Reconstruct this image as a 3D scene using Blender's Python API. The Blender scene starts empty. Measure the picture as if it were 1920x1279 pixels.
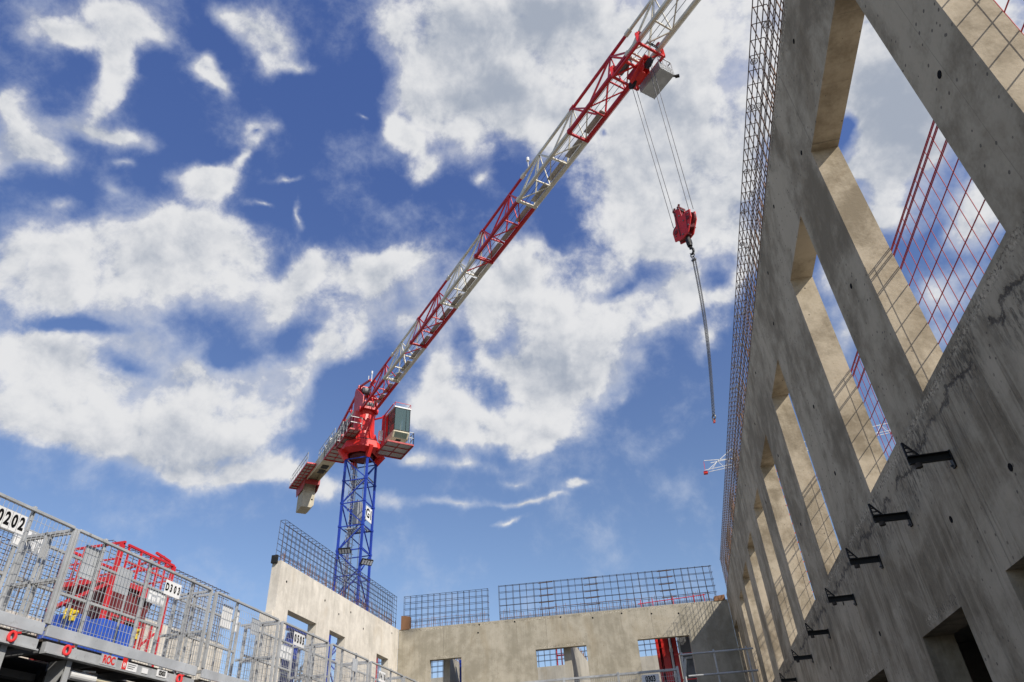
import bpy, math, random
from mathutils import Vector, Matrix
random.seed(7)
S = bpy.context.scene
rad = math.radians

# ---------------- camera ----------------
cam = bpy.data.cameras.new('camera'); cam_ob = bpy.data.objects.new('camera', cam)
S.collection.objects.link(cam_ob); S.camera = cam_ob
cam.sensor_width = 36.0; cam.lens = 24.076; cam.clip_start = 0.05; cam.clip_end = 5000
PITCH, ROLL, YAW = rad(35.1812), rad(-3.8387), rad(-10.8857)
_f = Vector((math.sin(YAW)*math.cos(PITCH), math.cos(YAW)*math.cos(PITCH), math.sin(PITCH)))
_r = Vector((math.cos(YAW), -math.sin(YAW), 0)); _u = _r.cross(_f)
_r2 = _r*math.cos(ROLL)+_u*math.sin(ROLL); _u2 = -_r*math.sin(ROLL)+_u*math.cos(ROLL)
cam_ob.matrix_world = Matrix(((_r2.x,_u2.x,-_f.x,0),(_r2.y,_u2.y,-_f.y,0),(_r2.z,_u2.z,-_f.z,0),(0,0,0,1)))

# ---------------- sun + sky ----------------
SUN_DIR = Vector((1.05, -0.76, 1.00)).normalized()          # towards the sun
sun = bpy.data.lights.new('sun', 'SUN'); sun.energy = 5.0; sun.angle = rad(0.53); sun.color = (1.0, 0.93, 0.83)
sun_ob = bpy.data.objects.new('sun', sun); S.collection.objects.link(sun_ob)
sun_ob.rotation_euler = SUN_DIR.to_track_quat('Z', 'Y').to_euler()
S.view_settings.view_transform = 'Standard'; S.view_settings.look = 'None'
S.view_settings.exposure = 0.0; S.view_settings.gamma = 1.0
GROUND_Z = -1.6

# cloud puffs: direction, orientation, two angular radii and a strength, all fixed in the world sky
CLOUD_PUFFS = [
    (-0.564,0.306,0.767,-0.659,-0.244,0.773,0.037,0.016,0.762), (-0.541,0.329,0.774,-0.636,-0.277,0.67,0.042,0.018,0.817), (-0.5,0.327,0.802,-0.543,-0.357,0.467,0.057,0.02,0.858),
    (-0.473,0.356,0.806,-0.625,-0.111,0.772,0.031,0.022,0.858), (-0.515,0.368,0.774,-0.281,-0.634,-0.166,0.035,0.023,1.18), (-0.549,0.388,0.741,-0.063,-0.735,-0.521,0.038,0.016,0.691),
    (-0.566,0.41,0.715,-0.774,-0.007,0.937,0.05,0.019,0.754), (-0.542,0.434,0.72,-0.746,-0.196,0.688,0.035,0.016,0.58), (-0.618,0.336,0.711,-0.672,-0.432,0.588,0.02,0.02,0.858),
    (-0.62,0.375,0.689,-0.805,-0.111,0.921,0.043,0.043,1.0), (-0.61,0.409,0.678,-0.8,0.23,1.199,0.032,0.028,0.929), (-0.645,0.373,0.667,-0.753,-0.419,0.637,0.036,0.029,0.903),
    (-0.381,0.395,0.836,-0.579,0.06,0.859,0.03,0.03,0.987), (-0.382,0.426,0.82,-0.609,-0.021,0.7,0.034,0.036,1.042), (-0.356,0.446,0.821,-0.6,-0.097,0.533,0.023,0.012,0.801),
    (-0.397,0.372,0.839,-0.521,-0.256,0.403,0.031,0.015,0.774), (-0.448,0.402,0.799,-0.405,-0.518,-0.018,0.018,0.022,1.016), (-0.443,0.427,0.788,-0.569,-0.361,0.299,0.014,0.022,0.916),
    (-0.432,0.487,0.759,-0.677,-0.229,0.451,0.028,0.02,0.779), (-0.433,0.489,0.757,-0.681,-0.228,0.453,0.009,0.007,-0.6), (-0.456,0.501,0.736,-0.493,-0.583,-0.06,0.031,0.014,0.785),
    (-0.505,0.5,0.703,-0.782,-0.133,0.658,0.041,0.026,1.145), (-0.483,0.51,0.712,-0.746,-0.248,0.499,0.026,0.019,0.889), (-0.573,0.475,0.668,-0.831,0.132,0.998,0.024,0.019,0.635),
    (-0.413,0.552,0.724,-0.753,-0.124,0.512,0.031,0.007,0.762), (-0.444,0.558,0.701,-0.775,0.198,0.871,0.027,0.009,0.686), (-0.403,0.592,0.697,-0.786,-0.16,0.44,0.008,0.029,0.686),
    (-0.633,0.446,0.633,-0.829,-0.358,0.646,0.027,0.011,0.534), (-0.557,0.455,0.695,-0.75,-0.32,0.56,0.015,0.006,0.554), (-0.654,0.471,0.591,-0.892,-0.342,0.682,0.083,0.038,1.011),
    (-0.588,0.511,0.627,-0.833,-0.368,0.539,0.08,0.043,1.032), (-0.531,0.538,0.655,-0.851,0.111,0.875,0.057,0.041,1.064), (-0.489,0.584,0.648,-0.856,0.151,0.827,0.067,0.046,1.032),
    (-0.54,0.579,0.61,-0.905,-0.155,0.63,0.113,0.042,1.011), (-0.649,0.511,0.564,-0.938,-0.307,0.685,0.104,0.039,1.011), (-0.673,0.461,0.579,-0.906,-0.354,0.705,0.018,0.024,-0.45),
    (-0.45,0.652,0.61,-0.676,-0.674,-0.058,0.054,0.036,1.129), (-0.411,0.644,0.646,-0.642,-0.633,-0.101,0.033,0.022,1.006), (-0.603,0.586,0.541,-0.997,-0.073,0.753,0.043,0.03,0.696),
    (-0.641,0.549,0.536,-0.993,-0.187,0.742,0.052,0.017,-0.35), (-0.615,0.606,0.504,-0.984,0.427,1.062,0.026,0.019,-0.6), (-0.527,0.657,0.539,-0.917,-0.482,0.335,0.04,0.021,-0.45),
    (-0.685,0.528,0.503,-1.018,-0.29,0.74,0.065,0.051,0.95), (-0.664,0.573,0.481,-1.068,-0.068,0.822,0.081,0.051,1.1), (-0.591,0.64,0.491,-0.996,-0.443,0.474,0.077,0.062,1.1),
    (-0.556,0.647,0.522,-0.933,-0.503,0.367,0.033,0.042,0.903), (-0.499,0.697,0.515,-1.024,-0.138,0.538,0.077,0.051,1.05), (-0.45,0.72,0.528,-0.955,-0.417,0.279,0.054,0.044,0.958),
    (-0.4,0.722,0.565,-0.512,-0.866,-0.43,0.037,0.037,0.677), (-0.687,0.588,0.427,-1.129,-0.074,0.828,0.109,0.037,1.064), (-0.617,0.656,0.434,-1.122,-0.033,0.739,0.121,0.046,1.05),
    (-0.524,0.715,0.463,-1.028,-0.457,0.372,0.089,0.05,1.0), (-0.536,0.74,0.406,-1.152,-0.022,0.617,0.061,0.021,1.006), (-0.587,0.701,0.405,-1.154,0.003,0.699,0.078,0.019,0.889),
    (-0.495,0.759,0.424,-1.131,-0.092,0.535,0.049,0.025,0.674), (-0.474,0.784,0.4,-1.158,-0.071,0.512,0.042,0.025,0.919), (-0.439,0.813,0.383,-1.177,-0.048,0.475,0.043,0.025,0.735),
    (-0.146,0.491,0.859,-0.533,0.07,0.407,0.135,0.081,1.15), (-0.088,0.575,0.813,-0.605,0.15,0.364,0.117,0.086,1.15), (-0.203,0.55,0.81,-0.558,0.302,0.798,0.072,0.051,0.8),
    (0.01,0.538,0.843,-0.555,0.128,0.183,0.139,0.102,1.2), (0.129,0.54,0.832,-0.547,0.229,0.123,0.131,0.092,1.2), (0.062,0.636,0.769,-0.673,0.183,0.127,0.127,0.086,1.0),
    (0.147,0.634,0.759,-0.67,0.251,0.076,0.114,0.12,1.1), (0.129,0.723,0.679,-0.798,0.235,0.047,0.104,0.088,1.1), (0.051,0.717,0.696,-0.786,0.179,0.105,0.08,0.067,0.95),
    (0.212,0.596,0.775,-0.623,0.304,0.053,0.065,0.135,1.0), (-0.009,0.771,0.637,-0.873,0.14,0.128,0.053,0.046,0.798), (0.188,0.763,0.619,-0.873,0.272,-0.021,0.054,0.044,0.958),
    (0.136,0.781,0.609,-0.833,0.439,0.196,0.05,0.018,-0.3), (0.024,0.64,0.768,-0.59,-0.39,-0.554,0.021,0.016,-0.75), (-0.049,0.719,0.694,-0.794,-0.141,-0.069,0.021,0.046,-0.7),
    (-0.095,0.742,0.664,-0.842,0.081,0.2,0.027,0.019,-0.45), (0.011,0.781,0.624,-0.851,-0.326,-0.288,0.052,0.014,-0.6), (0.119,0.514,0.849,-0.508,-0.235,-0.624,0.036,0.024,-0.65),
    (-0.242,0.576,0.781,-0.583,0.362,0.891,0.047,0.022,0.943), (-0.224,0.614,0.757,-0.654,-0.305,-0.025,0.045,0.02,0.953), (-0.258,0.556,0.79,-0.655,-0.08,0.332,0.022,0.018,0.774),
    (-0.146,0.642,0.753,-0.662,-0.303,-0.141,0.019,0.01,0.748), (-0.302,0.531,0.792,-0.63,0.201,0.784,0.01,0.007,0.693), (-0.365,0.662,0.655,-0.853,0.098,0.588,0.059,0.03,0.716),
    (-0.279,0.685,0.673,-0.818,-0.177,0.223,0.069,0.027,0.98), (-0.33,0.698,0.636,-0.831,-0.34,0.146,0.068,0.038,0.846), (-0.364,0.719,0.592,-0.93,0.136,0.57,0.034,0.057,0.871),
    (-0.312,0.74,0.595,-0.932,-0.046,0.365,0.046,0.035,0.754), (-0.394,0.681,0.618,-0.9,-0.112,0.436,0.029,0.045,0.358), (-0.411,0.712,0.569,-0.962,-0.103,0.452,0.022,0.045,0.629),
    (-0.253,0.756,0.603,-0.923,-0.011,0.315,0.054,0.062,0.4), (-0.184,0.741,0.645,-0.844,-0.239,0.036,0.077,0.054,0.95), (-0.102,0.735,0.67,-0.834,0.076,0.206,0.054,0.062,0.8),
    (-0.131,0.78,0.612,-0.91,-0.074,0.109,0.108,0.058,1.1), (-0.029,0.812,0.583,-0.939,-0.157,-0.078,0.091,0.054,1.15), (0.05,0.806,0.59,-0.935,-0.111,-0.143,0.066,0.046,1.224),
    (0.089,0.799,0.595,-0.918,0.201,0.041,0.036,0.03,1.074), (-0.084,0.835,0.544,-0.992,0.097,0.164,0.092,0.062,1.1), (-0.137,0.85,0.509,-1.022,0.22,0.293,0.085,0.046,1.117),
    (-0.033,0.85,0.525,-0.984,-0.32,-0.166,0.061,0.038,1.016), (-0.2,0.791,0.578,-0.955,0.028,0.267,0.039,0.047,0.846), (-0.259,0.801,0.54,-0.993,0.148,0.409,0.046,0.054,1.011),
    (-0.254,0.836,0.487,-1.033,0.315,0.478,0.062,0.046,1.117), (-0.206,0.861,0.465,-1.077,0.193,0.338,0.085,0.03,1.193), (-0.137,0.873,0.468,-1.082,-0.08,0.113,0.069,0.027,0.98),
    (-0.211,0.802,0.559,-0.943,0.312,0.476,0.017,0.039,-0.4), (-0.191,0.816,0.545,-0.957,0.328,0.453,0.039,0.023,0.377), (-0.306,0.848,0.433,-1.123,-0.001,0.346,0.046,0.016,0.916),
    (-0.242,0.872,0.426,-1.129,0.106,0.321,0.069,0.017,0.654), (-0.361,0.851,0.382,-1.178,-0.014,0.395,0.037,0.022,0.754), (-0.271,0.888,0.372,-1.19,0.024,0.306,0.06,0.009,0.686),
    (-0.176,0.913,0.369,-1.193,-0.034,0.177,0.06,0.007,0.835), (-0.104,0.917,0.386,-1.173,-0.07,0.084,0.021,0.01,0.884), (-0.205,0.915,0.347,-1.21,-0.187,0.15,0.034,0.007,0.835),
    (-0.345,0.863,0.369,-1.193,-0.005,0.379,0.044,0.013,0.467), (-0.186,0.898,0.399,-1.16,0.055,0.229,0.023,0.009,0.412), (0.137,0.804,0.578,-0.935,0.23,-0.002,0.028,0.022,0.88),
    (0.128,0.834,0.537,-0.989,0.218,-0.011,0.035,0.03,0.895), (0.165,0.79,0.59,-0.916,0.25,-0.017,0.021,0.044,0.754), (-0.009,0.871,0.492,-1.051,0.136,0.088,0.03,0.03,0.537),
    (0.389,0.595,0.704,-0.669,0.457,-0.07,0.091,0.124,1.2), (0.439,0.558,0.704,-0.634,0.508,-0.081,0.098,0.087,1.2), (0.37,0.675,0.638,-0.797,0.422,-0.121,0.062,0.059,1.0),
    (0.329,0.639,0.695,-0.606,0.563,0.181,0.016,0.031,-1.3), (0.337,0.681,0.65,-0.834,0.255,-0.235,0.023,0.013,0.925), (0.341,0.724,0.6,-0.867,0.384,-0.132,0.041,0.04,0.745),
    (0.422,0.722,0.549,-0.921,0.434,-0.22,0.047,0.051,0.95), (0.449,0.696,0.561,-0.893,0.465,-0.226,0.031,0.038,0.851), (0.385,0.738,0.555,-0.633,0.812,0.299,0.018,0.037,-0.4),
    (0.392,0.771,0.502,-0.998,0.386,-0.232,0.049,0.033,0.903), (0.286,0.774,0.566,-0.93,0.329,-0.117,0.031,0.042,0.79), (0.289,0.813,0.505,-1.011,0.312,-0.152,0.031,0.035,0.564),
    (0.362,0.806,0.468,-1.05,0.347,-0.23,0.034,0.027,0.596), (0.311,0.837,0.449,-1.081,0.304,-0.197,0.036,0.034,0.339), (0.316,0.573,0.756,-0.61,0.396,-0.0,0.087,0.094,1.1),
    (0.272,0.552,0.788,-0.571,0.357,0.04,0.09,0.094,1.0), (-0.014,0.401,0.916,-0.405,0.079,0.218,0.312,0.121,0.9), (0.392,0.454,0.8,-0.457,0.471,0.033,0.147,0.107,0.9),
    (-0.458,0.273,0.846,-0.45,-0.349,0.417,0.145,0.054,0.6), (-0.221,0.515,0.828,-0.595,0.028,0.447,0.043,0.062,0.639), (-0.218,0.464,0.859,-0.533,-0.079,0.307,0.035,0.039,0.564),
    (-0.167,0.584,0.794,-0.647,0.098,0.408,0.059,0.043,0.532), (-0.518,0.339,0.785,-0.573,-0.364,0.486,0.057,0.02,0.367), (-0.501,0.364,0.785,-0.371,-0.569,-0.003,0.031,0.022,0.358),
    (-0.612,0.359,0.705,-0.781,-0.128,0.913,0.035,0.037,0.426), (-0.447,0.408,0.796,-0.412,-0.518,-0.016,0.017,0.023,0.385), (-0.37,0.414,0.832,-0.588,-0.025,0.691,0.031,0.039,0.339),
    (-0.498,0.507,0.704,-0.756,-0.258,0.513,0.045,0.02,0.251), (-0.637,0.553,0.536,-0.989,-0.218,0.715,0.071,0.013,-0.7), (-0.52,0.655,0.547,-0.989,-0.093,0.61,0.061,0.017,-0.6),
    (-0.446,0.684,0.576,-0.887,-0.423,0.255,0.043,0.022,-0.3), (-0.384,0.61,0.693,-0.795,-0.141,0.425,0.043,0.044,-0.4), (-0.393,0.749,0.534,-0.96,0.37,0.731,0.022,0.044,-0.3),
    (-0.352,0.766,0.537,-0.843,-0.631,-0.053,0.045,0.03,-0.4), (-0.429,0.773,0.468,-1.068,0.239,0.636,0.029,0.043,-0.4), (-0.171,0.647,0.743,-0.733,0.01,0.269,0.045,0.037,-0.35),
    (-0.381,0.543,0.749,-0.708,-0.169,0.418,0.056,0.071,-0.3), (-0.284,0.482,0.829,-0.582,-0.124,0.346,0.021,0.081,-0.4), (0.011,0.878,0.479,-1.043,-0.314,-0.19,0.06,0.03,-0.3),
    (-0.491,0.431,0.757,-0.658,-0.295,0.489,0.031,0.038,-0.3), (-0.569,0.348,0.745,-0.73,0.006,1.028,0.03,0.019,-0.3), (-0.215,0.787,0.578,-0.935,0.232,0.434,0.02,0.039,-0.5),
    (-0.162,0.828,0.537,-0.963,0.346,0.425,0.039,0.017,0.393),
]
CLOUD_SHADE = [
    (-0.144,0.485,0.862,-0.531,-0.012,0.268,0.12,0.039,1.2), (-0.028,0.514,0.858,-0.533,0.091,0.207,0.105,0.039,1.35), (-0.115,0.563,0.818,-0.611,0.031,0.245,0.095,0.056,1.35),
    (0.137,0.687,0.714,-0.745,0.243,0.059,0.083,0.102,0.8), (0.166,0.744,0.648,-0.836,0.26,0.008,0.062,0.051,0.6), (0.118,0.604,0.788,-0.629,0.225,0.106,0.069,0.055,0.75),
    (0.386,0.628,0.676,-0.723,0.448,-0.095,0.081,0.108,1.5), (0.429,0.577,0.695,-0.66,0.495,-0.09,0.1,0.089,1.2), (-0.647,0.65,0.399,-1.16,-0.026,0.772,0.136,0.029,0.8),
    (-0.539,0.724,0.431,-1.122,-0.12,0.582,0.081,0.031,0.7), (-0.7,0.587,0.407,-1.141,-0.217,0.775,0.06,0.025,0.6), (-0.559,0.546,0.624,-0.893,-0.108,0.71,0.129,0.028,0.5),
    (-0.069,0.837,0.543,-0.994,0.106,0.151,0.099,0.046,0.55), (-0.132,0.834,0.535,-1.004,0.071,0.202,0.085,0.046,0.55), (0.009,0.838,0.546,-0.986,0.15,0.087,0.06,0.038,0.4),
    (-0.624,0.383,0.681,-0.738,-0.403,0.614,0.048,0.036,0.5), (-0.564,0.406,0.719,-0.697,-0.355,0.553,0.034,0.037,0.5), (-0.672,0.52,0.527,-0.987,-0.299,0.72,0.055,0.032,0.5),
    (-0.158,0.788,0.595,-0.932,0.05,0.235,0.07,0.031,0.35), (0.03,0.581,0.813,-0.605,0.151,0.163,0.043,0.034,0.45), (0.025,0.73,0.684,-0.806,0.161,0.119,0.059,0.045,0.5),
    (-0.107,0.755,0.647,-0.864,0.075,0.205,0.046,0.031,0.4), (-0.333,0.707,0.624,-0.895,-0.07,0.384,0.06,0.061,0.4),
]


def build_world():
    w = bpy.data.worlds.new('World'); S.world = w; w.use_nodes = True
    nt = w.node_tree; nt.nodes.clear(); N = nt.nodes; L = nt.links
    def node(t, **kw):
        n = N.new(t)
        for k, v in kw.items(): setattr(n, k, v)
        return n
    def math_(op, a, b=None, clamp=False):
        n = node('ShaderNodeMath', operation=op, use_clamp=clamp)
        for i, v in enumerate((a, b)):
            if v is None: continue
            if isinstance(v, (int, float)): n.inputs[i].default_value = v
            else: L.new(v, n.inputs[i])
        return n.outputs[0]
    def maprange(v, a, b, c=0.0, d=1.0, mode='SMOOTHSTEP'):
        n = node('ShaderNodeMapRange', interpolation_type=mode); L.new(v, n.inputs[0])
        for i, x in enumerate((a, b, c, d)): n.inputs[1+i].default_value = x
        return n.outputs[0]
    def mix(f, a, b):
        n = node('ShaderNodeMix', data_type='RGBA')
        for s, v in ((0, f), (6, a), (7, b)):
            if isinstance(v, (int, float)): n.inputs[s].default_value = v
            elif isinstance(v, tuple): n.inputs[s].default_value = (*v, 1)
            else: L.new(v, n.inputs[s])
        return n.outputs[2]
    tc = node('ShaderNodeTexCoord').outputs['Generated']
    nrm = node('ShaderNodeVectorMath', operation='NORMALIZE'); L.new(tc, nrm.inputs[0]); D = nrm.outputs[0]
    # domain warp
    def noise(vec, sc, det, rough, col=False, dist=0.0, lac=2.0):
        n = node('ShaderNodeTexNoise'); L.new(vec, n.inputs['Vector'])
        n.inputs['Scale'].default_value = sc; n.inputs['Detail'].default_value = det
        n.inputs['Roughness'].default_value = rough; n.inputs['Distortion'].default_value = dist
        n.inputs['Lacunarity'].default_value = lac
        return n.outputs['Color' if col else 'Fac']
    def vsub(a, b):
        n = node('ShaderNodeVectorMath', operation='SUBTRACT'); L.new(a, n.inputs[0])
        if isinstance(b, tuple): n.inputs[1].default_value = b
        else: L.new(b, n.inputs[1])
        return n.outputs[0]
    def vscale(a, s):
        n = node('ShaderNodeVectorMath', operation='SCALE'); L.new(a, n.inputs[0]); n.inputs['Scale'].default_value = s
        return n.outputs[0]
    def vadd(a, b):
        n = node('ShaderNodeVectorMath', operation='ADD'); L.new(a, n.inputs[0]); L.new(b, n.inputs[1]); return n.outputs[0]
    w1 = vadd(vscale(vsub(noise(D, 4.5, 3, 0.5, True), (.5, .5, .5)), 0.10), vscale(vsub(noise(D, 17.0, 4, 0.55, True), (.5, .5, .5)), 0.035))
    Dw = vadd(D, w1)
    def blobs(data, vec):
        acc = None
        for cx, cy, cz, ex, ey, ez, la, lb, s in data:
            m = node('ShaderNodeMapping', vector_type='TEXTURE'); L.new(vec, m.inputs[0])
            m.inputs[1].default_value = (cx, cy, cz); m.inputs[2].default_value = (ex, ey, ez)
            m.inputs[3].default_value = (la*1.62, lb*1.62, 0.9)
            g = node('ShaderNodeTexGradient', gradient_type='QUADRATIC_SPHERE'); L.new(m.outputs[0], g.inputs[0])
            n = node('ShaderNodeMath', operation='MULTIPLY_ADD')
            L.new(g.outputs['Fac'], n.inputs[0]); n.inputs[1].default_value = s
            if acc is None: n.inputs[2].default_value = 0.0
            else: L.new(acc, n.inputs[2])
            acc = n.outputs[0]
        return acc
    base = blobs(CLOUD_PUFFS, Dw)
    Dn = vadd(D, vscale(vsub(noise(D, 9.0, 3, 0.5, True), (.5, .5, .5)), 0.03))
    big = noise(Dn, 6.5, 2, 0.5)
    fine = noise(Dn, 11.5, 11, 0.62)
    SH = tuple(c*0.012 for c in SUN_DIR)
    off = node('ShaderNodeVectorMath', operation='ADD'); L.new(Dn, off.inputs[0]); off.inputs[1].default_value = (0.012, -0.002, 0.014)
    fine2 = noise(off.outputs[0], 11.5, 6, 0.56)
    # everywhere else in the sky (behind the camera too) ordinary broken cloud
    facing = node('ShaderNodeVectorMath', operation='DOT_PRODUCT'); L.new(D, facing.inputs[0])
    facing.inputs[1].default_value = (-.154, .803, .576)
    away = maprange(facing.outputs['Value'], 0.72, 0.45)
    extra = math_('MULTIPLY', away, maprange(noise(D, 2.6, 6, .55), .50, .66, 0, 1.0))
    base = math_('MINIMUM', math_('MULTIPLY', base, 1.10), 0.96)
    d = math_('ADD', base, extra)
    n1 = math_('SUBTRACT', fine, .5); n2 = math_('SUBTRACT', big, .5)
    det = math_('ADD', math_('MULTIPLY', n1, 2.15), math_('MULTIPLY', n2, 1.1))
    dens = math_('ADD', d, math_('MULTIPLY', det, maprange(d, -.02, .30, .22, 1.0)))
    core = maprange(dens, 0.17, 0.86)
    veil = math_('MULTIPLY', maprange(math_('ADD', d, math_('MULTIPLY', n1, 1.9)), -.03, .75), .62)
    alpha = math_('MAXIMUM', core, veil)
    # shading: sunlit billows against blue-grey thick parts
    shade = blobs(CLOUD_SHADE, Dw)
    shade = math_('ADD', shade, math_('MULTIPLY', away, .5))
    relief = math_('MULTIPLY', math_('SUBTRACT', fine2, fine), 2.5)
    shade = math_('ADD', math_('MULTIPLY', shade, .50), math_('ADD', relief, math_('MULTIPLY', n2, -.5)))
    shade = math_('ADD', shade, math_('MULTIPLY', maprange(dens, .75, 1.5), .22))
    shade = maprange(shade, -.22, .85)
    ccol = mix(shade, (.78, .785, .80), (.37, .415, .50))
    thin = maprange(dens, .05, .70)
    ccol = mix(thin, (.60, .66, .78), ccol)
    # clear sky
    sky = node('ShaderNodeTexSky', sky_type='NISHITA'); sky.sun_disc = False
    sky.sun_elevation = math.asin(SUN_DIR.z); sky.sun_rotation = math.atan2(SUN_DIR.x, SUN_DIR.y)
    sky.air_density = 1.0; sky.dust_density = 0.4; sky.ozone_density = 2.4; sky.altitude = 100
    SKY = 0.088
    cl = node('ShaderNodeVectorMath', operation='SCALE'); L.new(ccol, cl.inputs[0]); cl.inputs['Scale'].default_value = 1.0/SKY
    dz = node('ShaderNodeSeparateXYZ'); L.new(D, dz.inputs[0])
    tcol = mix(maprange(dz.outputs[2], .25, .92), (1.45, 1.42, 1.50), (1.20, 1.33, 1.98))
    tn = node('ShaderNodeVectorMath', operation='MULTIPLY'); L.new(sky.outputs[0], tn.inputs[0]); L.new(tcol, tn.inputs[1])
    col = mix(alpha, tn.outputs[0], cl.outputs[0])
    bg = node('ShaderNodeBackground'); L.new(col, bg.inputs[0]); bg.inputs[1].default_value = SKY
    out = node('ShaderNodeOutputWorld'); L.new(bg.outputs[0], out.inputs[0])
    w.cycles.sampling_method = 'MANUAL'; w.cycles.sample_map_resolution = 512
build_world()

# ---------------- materials ----------------
MATS = {}
def mat_base(name):
    m = bpy.data.materials.new(name); m.use_nodes = True
    nt = m.node_tree; b = nt.nodes['Principled BSDF']; MATS[name] = m
    return m, nt, b
class NT:
    def __init__(s, nt): s.nt = nt; s.N = nt.nodes; s.L = nt.links
    def node(s, t, **kw):
        n = s.N.new(t)
        for k, v in kw.items(): setattr(n, k, v)
        return n
    def put(s, sock, v):
        if isinstance(v, (int, float)): sock.default_value = v
        elif isinstance(v, tuple): sock.default_value = (*v, 1) if len(sock.default_value) == 4 and len(v) == 3 else v
        else: s.L.new(v, sock)
    def m(s, op, a, b=0.0, clamp=False):
        n = s.node('ShaderNodeMath', operation=op, use_clamp=clamp); s.put(n.inputs[0], a); s.put(n.inputs[1], b); return n.outputs[0]
    def mix(s, f, a, b, blend='MIX'):
        n = s.node('ShaderNodeMix', data_type='RGBA', blend_type=blend); s.put(n.inputs[0], f); s.put(n.inputs[6], a); s.put(n.inputs[7], b); return n.outputs[2]
    def rng(s, v, a, b, c=0.0, d=1.0):
        n = s.node('ShaderNodeMapRange', interpolation_type='SMOOTHSTEP'); s.put(n.inputs[0], v)
        for i, x in enumerate((a, b, c, d)): n.inputs[1+i].default_value = x
        return n.outputs[0]
    def noise(s, vec, sc, det=4, rough=.5, dist=0.0):
        n = s.node('ShaderNodeTexNoise'); s.L.new(vec, n.inputs['Vector']); n.inputs['Scale'].default_value = sc
        n.inputs['Detail'].default_value = det; n.inputs['Roughness'].default_value = rough; n.inputs['Distortion'].default_value = dist
        return n.outputs['Fac']
    def scale(s, vec, xyz, loc=(0, 0, 0)):
        n = s.node('ShaderNodeMapping'); s.L.new(vec, n.inputs[0]); n.inputs[3].default_value = xyz; n.inputs[1].default_value = loc; return n.outputs[0]
    def coords(s):
        g = s.node('ShaderNodeNewGeometry'); return g.outputs['Position']
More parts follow.
